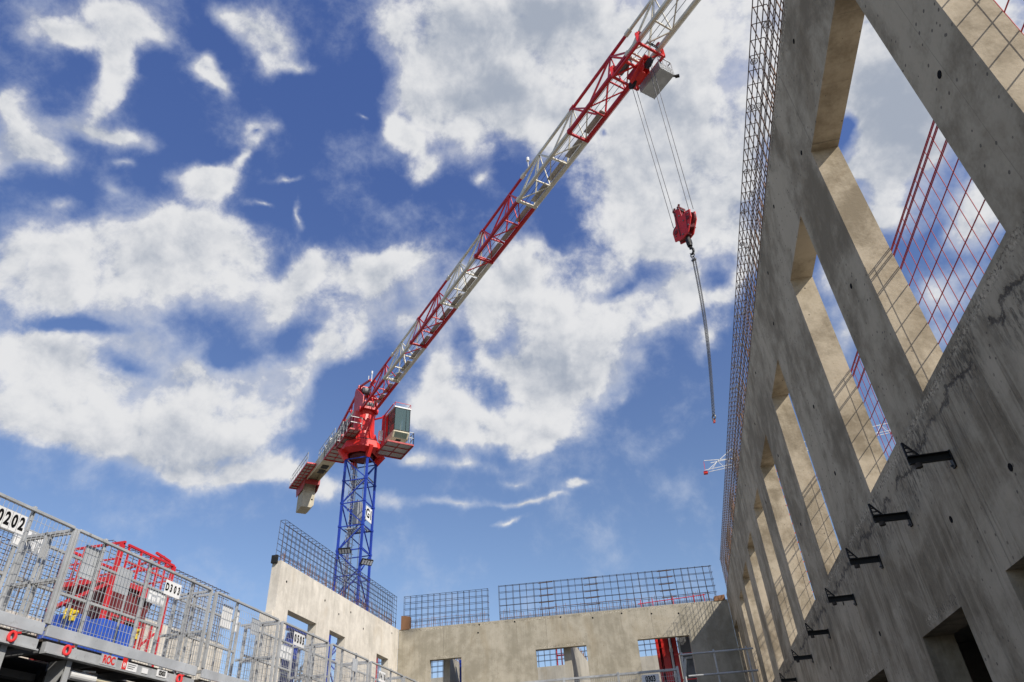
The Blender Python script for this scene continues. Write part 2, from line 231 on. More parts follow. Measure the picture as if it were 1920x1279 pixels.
def concrete(name, light=(.50, .46, .37), dark=(.30, .275, .23), joints=None, streak=.5, axis='y', pour=None, holes=.6, vfine=.45, blotch=1.0, crumble=None):
    m, nt, b = mat_base(name); n = NT(nt); P = n.coords()
    sp = n.node('ShaderNodeSeparateXYZ'); n.L.new(P, sp.inputs[0])
    U = sp.outputs['Y'] if axis == 'y' else sp.outputs['X']; Z = sp.outputs['Z']
    blot = n.noise(P, .9, 6, .6, .6); med = n.noise(P, 4.2, 6, .62, .3); fin = n.noise(P, 38, 5, .6)
    st = n.noise(n.scale(P, (3.2, 3.2, .28)), 1.6, 6, .62, .25)
    st2 = n.noise(n.scale(P, (14, 14, .5)), 1.3, 4, .6)
    f = n.m('ADD', n.m('ADD', n.m('MULTIPLY', n.m('SUBTRACT', blot, .5), .62*blotch), .31), n.m('ADD', n.m('MULTIPLY', n.m('SUBTRACT', med, .5), .34*blotch), .15))
    f = n.m('ADD', f, n.m('MULTIPLY', n.m('SUBTRACT', st, .5), streak))
    f = n.m('ADD', f, n.m('MULTIPLY', n.m('SUBTRACT', st2, .5), streak*vfine))
    f = n.m('ADD', f, n.m('MULTIPLY', n.m('SUBTRACT', fin, .5), .22))
    f = n.rng(f, .26, .68)
    col = n.mix(f, dark, light)
    # cement bloom (pale patches) and damp brown patches
    pale = n.rng(n.noise(P, 1.7, 5, .55, 1.2), .56, .72)
    col = n.mix(n.m('MULTIPLY', pale, .35), col, tuple(min(1, c*1.18) for c in light))
    warm = n.rng(n.noise(n.scale(P, (1.0, 1.0, .5), (7, 3, 1)), 1.1, 5, .6, .8), .54, .72)
    col = n.mix(n.m('MULTIPLY', warm, .35), col, (dark[0]*.92, dark[1]*.80, dark[2]*.62))
    # bug holes
    v = n.node('ShaderNodeTexVoronoi'); n.L.new(P, v.inputs['Vector']); v.inputs['Scale'].default_value = 17
    rnd = n.node('ShaderNodeSeparateXYZ'); n.L.new(v.outputs['Color'], rnd.inputs[0])
    hol = n.m('LESS_THAN', v.outputs['Distance'], n.m('MULTIPLY', n.rng(rnd.outputs['X'], .62, 1.0), .11*holes/.6))
    hol = n.m('MULTIPLY', hol, n.rng(blot, .42, .56))
    col = n.mix(n.m('MULTIPLY', hol, .75), col, (.07, .06, .05))
    bump_h = n.m('ADD', n.m('MULTIPLY', fin, .3), n.m('ADD', n.m('MULTIPLY', med, .6), n.m('MULTIPLY', st2, .4*min(1, vfine/.45))))
    bump_h = n.m('SUBTRACT', bump_h, n.m('MULTIPLY', hol, .8))
    if joints:                       # thin formwork board joints left in the face
        for (u0, step, w) in joints:
            w_n = n.m('MULTIPLY', n.m('SUBTRACT', n.noise(P, 2.0, 2), .5), .02)
            d = n.m('ABSOLUTE', n.m('SUBTRACT', n.m('FRACT', n.m('DIVIDE', n.m('ADD', n.m('ADD', U, -u0+step*50), w_n), step)), .5))
            ln = n.rng(n.m('MULTIPLY', d, step), w, w*.3)
            col = n.mix(n.m('MULTIPLY', ln, n.m('ADD', n.m('MULTIPLY', med, .6), .15)), col, (.10, .09, .075))
            bump_h = n.m('SUBTRACT', bump_h, n.m('MULTIPLY', ln, .5))
    if pour:                         # ragged pour joint with honeycombing and grout runs below it
        zc = pour
        jag = n.m('MULTIPLY', n.m('SUBTRACT', n.noise(n.scale(P, (3, 3, 3)), 1.1, 7, .72), .5), .40)
        dz = n.m('SUBTRACT', n.m('SUBTRACT', Z, zc), jag)
        line = n.m('MULTIPLY', n.rng(n.m('ABSOLUTE', dz), .026, .005), n.rng(n.noise(P, 2.3, 3), .36, .46))
        rough_band = n.m('MULTIPLY', n.rng(n.m('ABSOLUTE', dz), .34, .03), n.rng(n.noise(n.scale(P, (20, 20, 6)), 1.5, 5, .75), .49, .56))
        rough_band = n.m('MULTIPLY', rough_band, n.rng(n.noise(P, 1.0, 2), .40, .56))
        col = n.mix(n.m('MULTIPLY', rough_band, .72), col, (.075, .065, .05))
        col = n.mix(n.m('MULTIPLY', line, .8), col, (.06, .05, .042))
        below = n.m('MULTIPLY', n.rng(dz, .02, -.05), n.rng(dz, -2.6, -.3))
        runs = n.rng(n.noise(n.scale(P, (9, 9, .22)), 1.2, 5, .65, .15), .48, .60)
        col = n.mix(n.m('MULTIPLY', n.m('MULTIPLY', runs, below), .42), col, tuple(c*1.12 for c in light))
        runs2 = n.rng(n.noise(n.scale(P, (15, 15, .6), (5, 2, 0)), 1.2, 6, .75, .6), .54, .66)
        col = n.mix(n.m('MULTIPLY', n.m('MULTIPLY', runs2, below), .34), col, (dark[0]*.55, dark[1]*.5, dark[2]*.45))
        bump_h = n.m('SUBTRACT', bump_h, n.m('ADD', rough_band, line))
        bump_h = n.m('ADD', bump_h, n.m('MULTIPLY', n.m('MULTIPLY', runs2, below), .5))
    for (zc, w_, u0_, u1_) in (crumble or ()):
        dz2 = n.m('ADD', n.m('ABSOLUTE', n.m('SUBTRACT', Z, zc)), n.m('MULTIPLY', n.rng(n.m('ABSOLUTE', n.m('SUBTRACT', U, (u0_+u1_)/2)), (u1_-u0_)/2-.1, (u1_-u0_)/2+.15), 1.0))
        cm = n.m('MULTIPLY', n.rng(dz2, w_, w_*.2), n.rng(n.noise(n.scale(P, (1, 1, 1)), 34, 3, .7), .48, .56))
        cm = n.m('MULTIPLY', cm, n.rng(n.noise(P, 1.6, 2), .44, .54))
        col = n.mix(n.m('MULTIPLY', cm, .75), col, tuple(c*1.45 for c in light))
        cd = n.m('MULTIPLY', n.rng(dz2, w_, w_*.2), n.rng(n.noise(n.scale(P, (1, 1, 1), (4, 9, 2)), 42, 3, .7), .54, .60))
        col = n.mix(n.m('MULTIPLY', cd, .7), col, (.06, .05, .04))
        bump_h = n.m('SUBTRACT', bump_h, n.m('MULTIPLY', cd, 1.2))
    n.L.new(col, b.inputs['Base Color']); b.inputs['Roughness'].default_value = .86
    b.inputs['Specular IOR Level'].default_value = .25
    bp = n.node('ShaderNodeBump'); bp.inputs['Strength'].default_value = .55; bp.inputs['Distance'].default_value = .012
    n.L.new(bump_h, bp.inputs['Height']); n.L.new(bp.outputs[0], b.inputs['Normal'])
    return m
def paint(name, col, rough=.45, metal=0.0, wear=.25, wearcol=(.12, .10, .09), sc=6.0, bump=.1, spec=.4):
    m, nt, b = mat_base(name); n = NT(nt); P = n.coords()
    a = n.noise(P, sc, 6, .65, .3); g = n.noise(P, sc*.22, 4, .55)
    c = n.mix(n.rng(g, .3, .7), tuple(x*.82 for x in col), tuple(min(1, x*1.10) for x in col))
    c = n.mix(n.m('MULTIPLY', n.rng(a, .56, .70), wear), c, wearcol)
    n.L.new(c, b.inputs['Base Color']); b.inputs['Metallic'].default_value = metal
    b.inputs['Specular IOR Level'].default_value = spec
    n.L.new(n.rng(a, .3, .7, rough*.8, min(1, rough*1.25)), b.inputs['Roughness'])
    if bump:
        bp = n.node('ShaderNodeBump'); bp.inputs['Strength'].default_value = bump; bp.inputs['Distance'].default_value = .01
        n.L.new(a, bp.inputs['Height']); n.L.new(bp.outputs[0], b.inputs['Normal'])
    return m
concrete('concrete_near', (.47, .40, .292), (.225, .184, .124), joints=[(3.07, 3.1, .006), (1.2, .62, .0018)], streak=.28, pour=2.10, vfine=.15, blotch=1.9, holes=1.0, crumble=[(1.145, .06, 5.55, 6.5), (1.135, .05, 3.6, 4.3), (1.135, .05, 8.4, 9.2), (2.25, .05, 2, 30), (5.95, .04, -9, 30)])
concrete('concrete_back', (.44, .40, .315), (.285, .258, .195), joints=[(-6.03, 3.6, .010), (-6.6, .9, .003)], streak=.42, axis='x', blotch=1.5, holes=.9, crumble=[(5.79, .06, -20, 9), (4.84, .05, -8.3, -7.2), (4.87, .05, -4.6, -2.9), (4.90, .05, -1.2, .5)])
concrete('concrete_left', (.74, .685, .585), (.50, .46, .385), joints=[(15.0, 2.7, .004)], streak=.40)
concrete('concrete_far', (.47, .44, .37), (.32, .30, .25), streak=.4, axis='x')
concrete('concrete_weight', (.55, .50, .38), (.38, .345, .27), streak=.6, holes=.3)
concrete('ground_slab', (.22, .20, .165), (.13, .12, .095), streak=.0)
paint('red_paint', (.56, .022, .028), .42, wear=.22, wearcol=(.22, .02, .02))
paint('bright_red_paint', (.66, .030, .024), .38, wear=.15, wearcol=(.25, .02, .02))
paint('dull_red_paint', (.42, .045, .045), .55, wear=.4, wearcol=(.16, .06, .045))
paint('dark_red_paint', (.16, .018, .02), .6, wear=.5, wearcol=(.06, .03, .025))
paint('hook_red', (.62, .030, .030), .45, wear=.55, wearcol=(.24, .03, .03), sc=2.6, bump=.05)
paint('red_wire', (.36, .008, .022), .5, wear=.1)
paint('cream_paint', (.62, .56, .40), .5, wear=.30, wearcol=(.36, .30, .20))
paint('jib_white', (.74, .705, .585), .5, wear=.25, wearcol=(.45, .38, .26))
paint('white_paint', (.74, .74, .72), .5, wear=.2, wearcol=(.45, .43, .40))
paint('white_sign', (.80, .80, .78), .45, wear=.12, wearcol=(.5, .5, .48), bump=0)
paint('blue_paint', (.018, .050, .36), .42, wear=.3, wearcol=(.03, .04, .12))
paint('blue_box', (.022, .085, .45), .45, wear=.2, wearcol=(.03, .05, .2))
paint('yellow_paint', (.75, .56, .03), .5, wear=.3)
paint('galvanised', (.45, .46, .455), .5, metal=.2, wear=.8, wearcol=(.24, .235, .225), sc=14)
paint('galvanised_pale', (.50, .52, .53), .5, metal=.2, wear=.7, wearcol=(.34, .345, .34), sc=12)
paint('grey_steel', (.17, .175, .18), .55, metal=.3, wear=.4)
paint('dark_steel', (.018, .018, .017), .55, metal=.2, wear=.5, wearcol=(.05, .04, .035))
paint('black_ink', (.010, .010, .011), .9, wear=0, bump=0, spec=.05)
paint('rebar_steel', (.12, .085, .065), .75, metal=.15, wear=.8, wearcol=(.26, .10, .045), sc=3.0, bump=.0)
paint('rebar_blue_grey', (.075, .08, .105), .65, metal=.35, wear=.45, wearcol=(.16, .06, .05), sc=2.2, bump=.0)
paint('rust', (.27, .14, .07), .85, wear=.6, wearcol=(.10, .045, .02), sc=4)
paint('wire_rope', (.10, .10, .105), .5, metal=.5, wear=.2)
paint('chain_steel', (.20, .20, .195), .42, metal=.7, wear=.5, wearcol=(.12, .06, .03), sc=20)
paint('spacer_plastic', (.30, .30, .31), .6, wear=.1)
paint('plywood', (.055, .045, .036), .8, wear=.5, wearcol=(.10, .085, .07), sc=5)
paint('grid_grey', (.50, .47, .43), .7, metal=.2, wear=.4)
paint('lamp_lens', (.62, .64, .66), .2, wear=.05, bump=0)
def glass():
    m, nt, b = mat_base('cab_glass'); b.inputs['Base Color'].default_value = (.07, .12, .11, 1)
    b.inputs['Roughness'].default_value = .06; b.inputs['Specular IOR Level'].default_value = .9
    b.inputs['Alpha'].default_value = .70
    return m
glass()

# ---------------- mesh helpers ----------------
class MB:
    def __init__(s): s.v = []; s.f = []
    def add(s, vs, fs):
        k = len(s.v); s.v += [tuple(p) for p in vs]; s.f += [tuple(k+i for i in f) for f in fs]; return s
    def box(s, x0, x1, y0, y1, z0, z1):
        return s.add([(x0,y0,z0),(x1,y0,z0),(x1,y1,z0),(x0,y1,z0),(x0,y0,z1),(x1,y0,z1),(x1,y1,z1),(x0,y1,z1)],
                     [(0,3,2,1),(4,5,6,7),(0,1,5,4),(1,2,6,5),(2,3,7,6),(3,0,4,7)])
    def bar(s, p, q, w, h=None, up=(0, 0, 1)):
        p = Vector(p); q = Vector(q); h = w if h is None else h; d = (q-p)
        if d.length < 1e-6: return s
        d.normalize(); u = Vector(up)
        if abs(d.dot(u)) > .98: u = Vector((1, 0, 0)) if abs(d.x) < .9 else Vector((0, 1, 0))
        a = d.cross(u).normalized(); b = a.cross(d).normalized(); a = a*w/2; b = b*h/2
        vs = [p-a-b, p+a-b, p+a+b, p-a+b, q-a-b, q+a-b, q+a+b, q-a+b]
        return s.add(vs, [(0,3,2,1),(4,5,6,7),(0,1,5,4),(1,2,6,5),(2,3,7,6),(3,0,4,7)])
    def tube(s, pts, r, n=6, cap=True):
        pts = [Vector(p) for p in pts]; rs = r if isinstance(r, (list, tuple)) else [r]*len(pts)
        k0 = len(s.v); prev = None
        for i, p in enumerate(pts):
            d = (pts[min(i+1, len(pts)-1)]-pts[max(i-1, 0)]).normalized()
            if prev is None:
                u = Vector((0, 0, 1)) if abs(d.z) < .95 else Vector((1, 0, 0)); a = d.cross(u).normalized()
            else: a = (prev-d*prev.dot(d)).normalized()
            prev = a; b = d.cross(a)
            for k in range(n):
                t = 2*math.pi*k/n; s.v.append(tuple(p+(a*math.cos(t)+b*math.sin(t))*rs[i]))
        for i in range(len(pts)-1):
            for k in range(n):
                A = k0+i*n+k; B = k0+i*n+(k+1) % n; s.f.append((A, B, B+n, A+n))
        if cap:
            s.f.append(tuple(k0+k for k in reversed(range(n)))); e = k0+(len(pts)-1)*n; s.f.append(tuple(e+k for k in range(n)))
        return s
    def prism(s, poly, d):           # poly: list of 3D points, extruded by vector d
        n = len(poly); d = Vector(d); P = [Vector(p) for p in poly]
        return s.add(P+[p+d for p in P], [tuple(reversed(range(n))), tuple(range(n, 2*n))]+[(i, (i+1) % n, (i+1) % n+n, i+n) for i in range(n)])
    def torus(s, c, axis, R, r, n=14, m=6, sx=1.0):
        c = Vector(c); ax = Vector(axis).normalized(); u = Vector((0, 0, 1)) if abs(ax.z) < .9 else Vector((1, 0, 0))
        a = ax.cross(u).normalized(); b = ax.cross(a); k0 = len(s.v)
        for i in range(n):
            t = 2*math.pi*i/n; rd = a*math.cos(t)+b*math.sin(t); ctr = c+a*math.cos(t)*R*sx+b*math.sin(t)*R
            for j in range(m):
                q = 2*math.pi*j/m; s.v.append(tuple(ctr+(rd*math.cos(q)+ax*math.sin(q))*r))
        for i in range(n):
            for j in range(m): s.f.append((k0+i*m+j, k0+((i+1) % n)*m+j, k0+((i+1) % n)*m+(j+1) % m, k0+i*m+(j+1) % m))
        return s
C = S.collection.objects
def build(mb, name, mat, parent=None, bevel=0.0, smooth=False):
    off = Vector(parent['_w']) if parent is not None and '_w' in parent else Vector((0, 0, 0))
    me = bpy.data.meshes.new(name); me.from_pydata([tuple(Vector(v)-off) for v in mb.v], [], mb.f)
    me.materials.append(MATS[mat]); me.validate(); me.update()
    if smooth: me.polygons.foreach_set('use_smooth', [True]*len(me.polygons))
    o = bpy.data.objects.new(name, me); C.link(o)
    if parent is not None:
        o.parent = parent; o['_w'] = tuple(off)
    else: o['_w'] = (0.0, 0.0, 0.0)
    if bevel:
        b = o.modifiers.new('bevel', 'BEVEL'); b.width = bevel; b.segments = 2; b.limit_method = 'ANGLE'
    return o
def thing(name, label, cat, loc=(0, 0, 0), group=None):
    o = bpy.data.objects.new(name, None); C.link(o); o.location = loc; o['_w'] = tuple(float(x) for x in loc)
    o.empty_display_size = .2
    return tag(o, label, cat, group)
def tag(o, label=None, cat=None, group=None, kind=None):
    if label: o['label'] = label
    if cat: o['category'] = cat
    if group: o['group'] = group
    if kind: o['kind'] = kind
    return o
def copy_tree(o, parent=None):
    c = o.copy(); C.link(c)
    if parent is not None: c.parent = parent
    for ch in list(o.children): copy_tree(ch, c)
    return c
def text(name, s, h, origin, right, up, mat, parent, wide=.62, bold=.03, depth=.002):
    cu = bpy.data.curves.new(name, 'FONT'); cu.body = s; cu.size = 1.0; cu.offset = bold; cu.extrude = .001; cu.align_x = 'CENTER'; cu.align_y = 'CENTER'
    t = bpy.data.objects.new(name+'_tmp', cu); C.link(t); bpy.context.view_layer.update()
    dg = bpy.context.evaluated_depsgraph_get(); me = bpy.data.meshes.new_from_object(t.evaluated_get(dg))
    bpy.data.objects.remove(t); bpy.data.curves.remove(cu)
    R = Vector(right).normalized(); U = Vector(up).normalized(); Nn = R.cross(U); O = Vector(origin)
    k = h/.70
    off = Vector(parent['_w'])
    for v in me.vertices:
        x, y, z = v.co; v.co = O+R*(x*k*wide)+U*(y*k)+Nn*(z*depth/.001)-off
    me.materials.clear(); me.materials.append(MATS[mat]); me.name = name
    o = bpy.data.objects.new(name, me); C.link(o); o.parent = parent; o['_w'] = tuple(off)
    return o

# ---------------- ground ----------------
g = MB().add([(-3000,-3000,GROUND_Z),(3000,-3000,GROUND_Z),(3000,3000,GROUND_Z),(-3000,3000,GROUND_Z)], [(0,1,2,3)])
tag(build(g, 'ground', 'ground_slab'), kind='structure')

# ---------------- walls with openings ----------------
def wall_mb(P0, du, T, us, z0, z1, opens):
    """P0: origin on the visible face, du: unit vector along the wall, T: vector through the thickness."""
    P0 = Vector(P0); du = Vector(du); T = Vector(T); mb = MB()
    U = sorted(set([us[0], us[1]]+[a for o in opens for a in o[:2]]))
    Z = sorted(set([z0, z1]+[a for o in opens for a in o[2:]]))
    inside = lambda u, z: any(o[0] < u < o[1] and o[2] < z < o[3] for o in opens)
    pt = lambda u, z, t: P0+du*u+Vector((0, 0, z))+T*t
    idx = {}
    def vid(u, z, t):
        k = (round(u, 4), round(z, 4), t)
        if k not in idx: idx[k] = len(mb.v); mb.v.append(tuple(pt(u, z, t)))
        return idx[k]
    solid = lambda i, j: 0 <= i < len(U)-1 and 0 <= j < len(Z)-1 and not inside((U[i]+U[i+1])/2, (Z[j]+Z[j+1])/2)
    for i in range(len(U)-1):
        for j in range(len(Z)-1):
            if not solid(i, j): continue
            a, b, c, d = U[i], U[i+1], Z[j], Z[j+1]
            mb.f.append((vid(a,c,0), vid(b,c,0), vid(b,d,0), vid(a,d,0)))
            mb.f.append((vid(a,c,1), vid(a,d,1), vid(b,d,1), vid(b,c,1)))
            if not solid(i-1, j): mb.f.append((vid(a,c,0), vid(a,d,0), vid(a,d,1), vid(a,c,1)))
            if not solid(i+1, j): mb.f.append((vid(b,c,0), vid(b,c,1), vid(b,d,1), vid(b,d,0)))
            if not solid(i, j-1): mb.f.append((vid(a,c,0), vid(a,c,1), vid(b,c,1), vid(b,c,0)))
            if not solid(i, j+1): mb.f.append((vid(a,d,0), vid(b,d,0), vid(b,d,1), vid(a,d,1)))
    return mb
def holes(parent, pts, nrm, r=.022):
    nrm = Vector(nrm)
    for p in pts:
        p = Vector(p); mb = MB(); mb.tube([p+nrm*.003, p-nrm*.02], r, 10)
        build(mb, 'tie_hole', 'black_ink', parent)

# near right wall: the long row of tall windows
WX = 2.0; TH = .24; TOP = 6.01; SILL = 2.32; HEAD = 4.885
WIN = [(1.05, 2.50), (3.054, 4.705), (5.545, 6.60), (8.29, 9.345), (10.55, 11.86), (12.82, 13.90), (15.30, 16.45), (17.45, 18.95), (20.0, 21.0), (23.6, 24.95)]
DOORS = [(3.64, 4.72, -1.3, 1.078), (5.60, 6.67, -1.3, 1.078), (8.2, 9.25, -1.3, 1.078), (12.3, 13.4, -1.3, 1.078)]
rw = thing('concrete_wall', 'tall shaded raw concrete wall with a long row of window openings, at the right', 'wall', (WX, 0, GROUND_Z))
build(wall_mb((WX, 0, 0), (0, 1, 0), (TH, 0, 0), (-7.0, 25.2), GROUND_Z, TOP, [(a, b, SILL, HEAD) for a, b in WIN]+DOORS), 'wall', 'concrete_near', rw)
holes(rw, [(WX, 3.56, 5.62), (WX, 4.06, 5.65), (WX, 4.9, 5.1), (WX, 6.2, 5.68), (WX, 7.35, 5.62), (WX, 7.42, 3.68), (WX, 7.9, 5.2), (WX, 9.9, 5.65), (WX, 10.1, 4.3),
           (WX, 11.2, 5.4), (WX, 5.15, 1.55), (WX, 7.9, 1.35), (WX, 14.2, 5.5), (WX, 4.1, 1.48), (WX, 5.1, 3.6), (WX, 2.75, 5.3), (WX, 2.8, 3.3), (WX, 9.0, 1.9), (WX, 10.9, 1.5), (WX, 7.5, 2.9), (WX, 10.0, 3.2), (WX, 12.3, 4.4)], (-1, 0, 0), .024)

def rebar_cage(parent, name, p0, du, T, L, z0, z1, dv, dh, r, mat, wob=.012, links=True, n=4, ties=0):
    """two layers of bars in one cage: uprights every dv, long bars every dh, U-bars closing the top"""
    p0 = Vector(p0); du = Vector(du); T = Vector(T); mb = MB(); up = Vector((0, 0, 1))
    nv = int(L/dv)
    for t in ((0, 1) if links else (0,)):
        for i in range(nv+1):
            u = i*dv+random.uniform(-wob, wob)
            e = random.uniform(-wob, wob)
            mb.tube([p0+du*u+T*t+up*z0, p0+du*(u+e)+T*t+up*z1], r, n)
        k = 0
        zs = [z1-.012]
        while zs[-1]-dh > z0+.05: zs.append(zs[-1]-dh)
        for z in zs:
            a = p0+T*t+up*(z+random.uniform(-.01, .01))
            seg = max(2, int(L/3)); o = T.normalized()*r*2*(1 if t else -1)
            mb.tube([a+o+du*(L*j/seg)+up*random.uniform(-.007, .007) for j in range(seg+1)], r, n)
    if links:
        for i in range(nv+1):
            u = i*dv; a = p0+du*u
            mb.tube([a+up*z1, a+T+up*(z1+.004)], r, n)
            if i % 2 == 0: mb.tube([a+T*0+up*(z0+dh), a+T+up*(z0+dh*1.02)], r*.8, n)
    return build(mb, name, mat, parent)
rebar_cage(rw, 'rebar_cage', (WX+.045, -1.0, 0), (0, 1, 0), (TH-.09, 0, 0), 26.0, TOP-.02, 7.15, .20, .20, .0062, 'rebar_steel')
mb = MB()                                                       # shorter starter bars with hooks low in the cage
for i in range(150):
    y = -.6+i*.17+random.uniform(-.03, .03); x = WX+.075+random.choice((0, .09)); h = random.uniform(.25, .62)
    mb.tube([(x, y, TOP-.02), (x+random.uniform(-.01, .01), y+random.uniform(-.02, .02), TOP+h)], .0065, 4)
build(mb, 'starter_bars', 'rust', rw)
for i in range(26):                                              # round plastic spacers clipped on the bars
    y = 2.05+i*.42+(.12 if i % 3 else -.08)+random.uniform(-.05, .05); z = 6.98 if i % 2 else 6.62+random.uniform(-.1, .1)
    mb = MB(); c = (WX+.045, y, z); mb.torus(c, (0, 0, 1), .040, .0055, 14, 5)
    for k in range(8):
        t = k*math.pi/4; mb.bar((c[0]+.012*math.cos(t), c[1]+.012*math.sin(t), z), (c[0]+.046*math.cos(t), c[1]+.046*math.sin(t), z), .004)
    mb.torus(c, (0, 0, 1), .013, .003, 8, 4)
    build(mb, 'spacer_wheel', 'spacer_plastic', rw)

# back wall (a few degrees off square)
ang = rad(4.83); du = Vector((math.cos(ang), math.sin(ang), 0)); nb = Vector((math.sin(ang), -math.cos(ang), 0))
B0 = Vector((-9.44, 24.235, 0)); LB = 11.44/math.cos(ang); BT = 5.86
def bu(x): return (x+9.44)/math.cos(ang)
bw = thing('concrete_wall', 'sunlit beige concrete wall with three openings closing the far end', 'wall', (-3.7, 24.7, GROUND_Z))
build(wall_mb(B0, du, -nb*.22, (0, LB-.003), GROUND_Z, BT, [(bu(-8.30), bu(-7.20), 1.2, 4.78), (bu(-4.64), bu(-2.92), 1.2, 4.81), (bu(-1.2), bu(.52), 1.2, 4.84)]), 'wall', 'concrete_back', bw)
bpnt = lambda x, z, off=0: B0+du*bu(x)+Vector((0, 0, z))+nb*off
holes(bw, [bpnt(-6.55, 5.78), bpnt(-6.6, 5.52), bpnt(-5.3, 5.77), bpnt(-3.7, 5.78), bpnt(-2.6, 5.66), bpnt(-1.6, 5.72), bpnt(-6.3, 3.9), bpnt(-.6, 5.62), bpnt(.3, 5.55)], nb, .03)
rebar_cage(bw, 'rebar_mesh', bpnt(-9.30, 0, -.05), du, -nb*.12, bu(-6.20)-bu(-9.30), BT-.02, 7.0, .22, .22, .0075, 'rebar_blue_grey')
rebar_cage(bw, 'rebar_mesh', bpnt(-5.82, 0, -.05), du, -nb*.12, bu(1.72)-bu(-5.82), BT-.02, 7.06, .25, .225, .0075, 'rebar_blue_grey')
mb = MB()
for cx in (-4.1, -2.5, .1):                                       # overlapping bar laps read as thick dark strokes
    for k in range(5):
        z = 6.10+k*.225
        for q in (0, .014): mb.tube([bpnt(cx-.28+random.uniform(-.03, .03), z+q, -.03), bpnt(cx+.22, z+.01+q, -.03)], .010, 4)
build(mb, 'lap_bars', 'rebar_steel', bw)
mb = MB()
for i in range(130):
    x = -9.2+i*.083
    if -6.2 < x < -5.82: continue
    h = random.uniform(.10, .42); mb.tube([bpnt(x, BT-.02, -.1), bpnt(x+random.uniform(-.03, .03), BT+h, -.1)], .006, 4)
for a, b in ((-9.2, -6.25), (-5.8, 1.5)):
    for z in (.1, .3): mb.tube([bpnt(a, BT+z, -.11), bpnt((a+b)/2, BT+z+.03, -.11), bpnt(b, BT+z, -.11)], .006, 4)
build(mb, 'starter_bars', 'rust', bw)
mb = MB()
for x in (-.9, -.5, .2, .9, 1.25): mb.tube([bpnt(x, BT-.02, -.03), bpnt(x, BT+.26, -.03)], .014, 5)
mb.tube([bpnt(-1.0, BT+.12, -.03), bpnt(1.3, BT+.22, -.03)], .014, 5)
build(mb, 'red_rail', 'red_paint', bw)
mb = MB(); mb.add([bpnt(-9.36, BT-.02, .02), bpnt(-9.05, BT-.02, .02), bpnt(-9.05, BT+.42, .02), bpnt(-9.36, BT+.46, .02), bpnt(-9.36, BT-.02, -.2), bpnt(-9.05, BT-.02, -.2), bpnt(-9.05, BT+.42, -.2), bpnt(-9.36, BT+.46, -.2)],
    [(0,1,2,3),(7,6,5,4),(0,4,5,1),(1,5,6,2),(2,6,7,3),(3,7,4,0)])
build(mb, 'rusty_stop_end', 'rust', bw)
mb = MB(); a = bpnt(1.55, BT-.02, .02); b_ = bpnt(1.85, BT+.18, .02)
mb.add([a, bpnt(1.93, BT-.02, .02), bpnt(1.93, BT+.16, .02), bpnt(1.58, BT+.13, .02), bpnt(1.55, BT-.02, -.2), bpnt(1.93, BT-.02, -.2), bpnt(1.93, BT+.16, -.2), bpnt(1.58, BT+.13, -.2)],
    [(0,1,2,3),(7,6,5,4),(0,4,5,1),(1,5,6,2),(2,6,7,3),(3,7,4,0)])
build(mb, 'rusty_stop_end', 'rust', bw)

# left wall
LX = -9.44; LT = 5.86
lw = thing('concrete_wall', 'pale sunlit concrete wall with small square openings, crane mast behind it', 'wall', (LX, 20, GROUND_Z))
build(wall_mb((LX, 0, 0), (0, 1, 0), (-.25, 0, 0), (15.87, 24.225), GROUND_Z, LT, [(16.5, 18.09, .6, 4.78), (18.91, 19.95, .6, 4.785), (22.37, 23.39, .6, 4.765)]), 'wall', 'concrete_left', lw)
holes(lw, [(LX, 16.25, 5.42), (LX, 18.45, 5.48), (LX, 20.2, 5.55), (LX, 19.4, 5.32), (LX, 21.2, 5.28), (LX, 23.6, 5.62)], (1, 0, 0), .032)
rebar_cage(lw, 'rebar_mesh', (LX-.05, 15.9, 0), (0, 1, 0), (-.15, 0, 0), 8.15, LT-.02, 6.95, .22, .15, .0075, 'rebar_blue_grey')
mb = MB()
for i in range(70):
    y = 16.0+i*.117; h = random.uniform(.12, .5); x = LX-.08-random.choice((0, .09)); mb.tube([(x, y, LT-.02), (x+random.uniform(-.02, .02), y+random.uniform(-.05, .05), LT+h)], .0075, 4)
mb.tube([(LX-.12, 16.0, LT+.2), (LX-.12, 24.1, LT+.22)], .0075, 4)
build(mb, 'starter_bars', 'rust', lw)
mb = MB().box(LX-.26, LX-.10, 15.80, 15.868, LT-.06, LT+.14); build(mb, 'stop_end_box', 'dark_steel', lw)
mb = MB().box(LX-.36, LX-.03, 15.80, 15.868, GROUND_Z, 4.60); build(mb, 'end_pilaster', 'concrete_left', lw)

# lower walls on the left, behind the platforms
lo = thing('concrete_wall', 'low beige concrete wall behind the mesh platforms at the left', 'wall', (-9.7, 12, GROUND_Z))
build(wall_mb((-9.62, 0, 0), (0, 1, 0), (-.25, 0, 0), (10.4, 14.3), GROUND_Z, 3.56, []), 'wall', 'concrete_left', lo)
build(wall_mb((-9.62, 0, 0), (0, 1, 0), (-.25, 0, 0), (2.0, 10.397), GROUND_Z, 3.04, []), 'wall', 'concrete_left', lo).name = 'lower_wall'
rebar_cage(lo, 'rebar_mesh', (-9.68, 10.45, 0), (0, 1, 0), (-.14, 0, 0), 3.8, 3.54, 4.66, .15, .15, .0065, 'rebar_steel')
rebar_cage(lo, 'rebar_mesh', (-9.68, 2.1, 0), (0, 1, 0), (-.14, 0, 0), 8.2, 3.02, 4.0, .15, .15, .0065, 'rebar_steel')

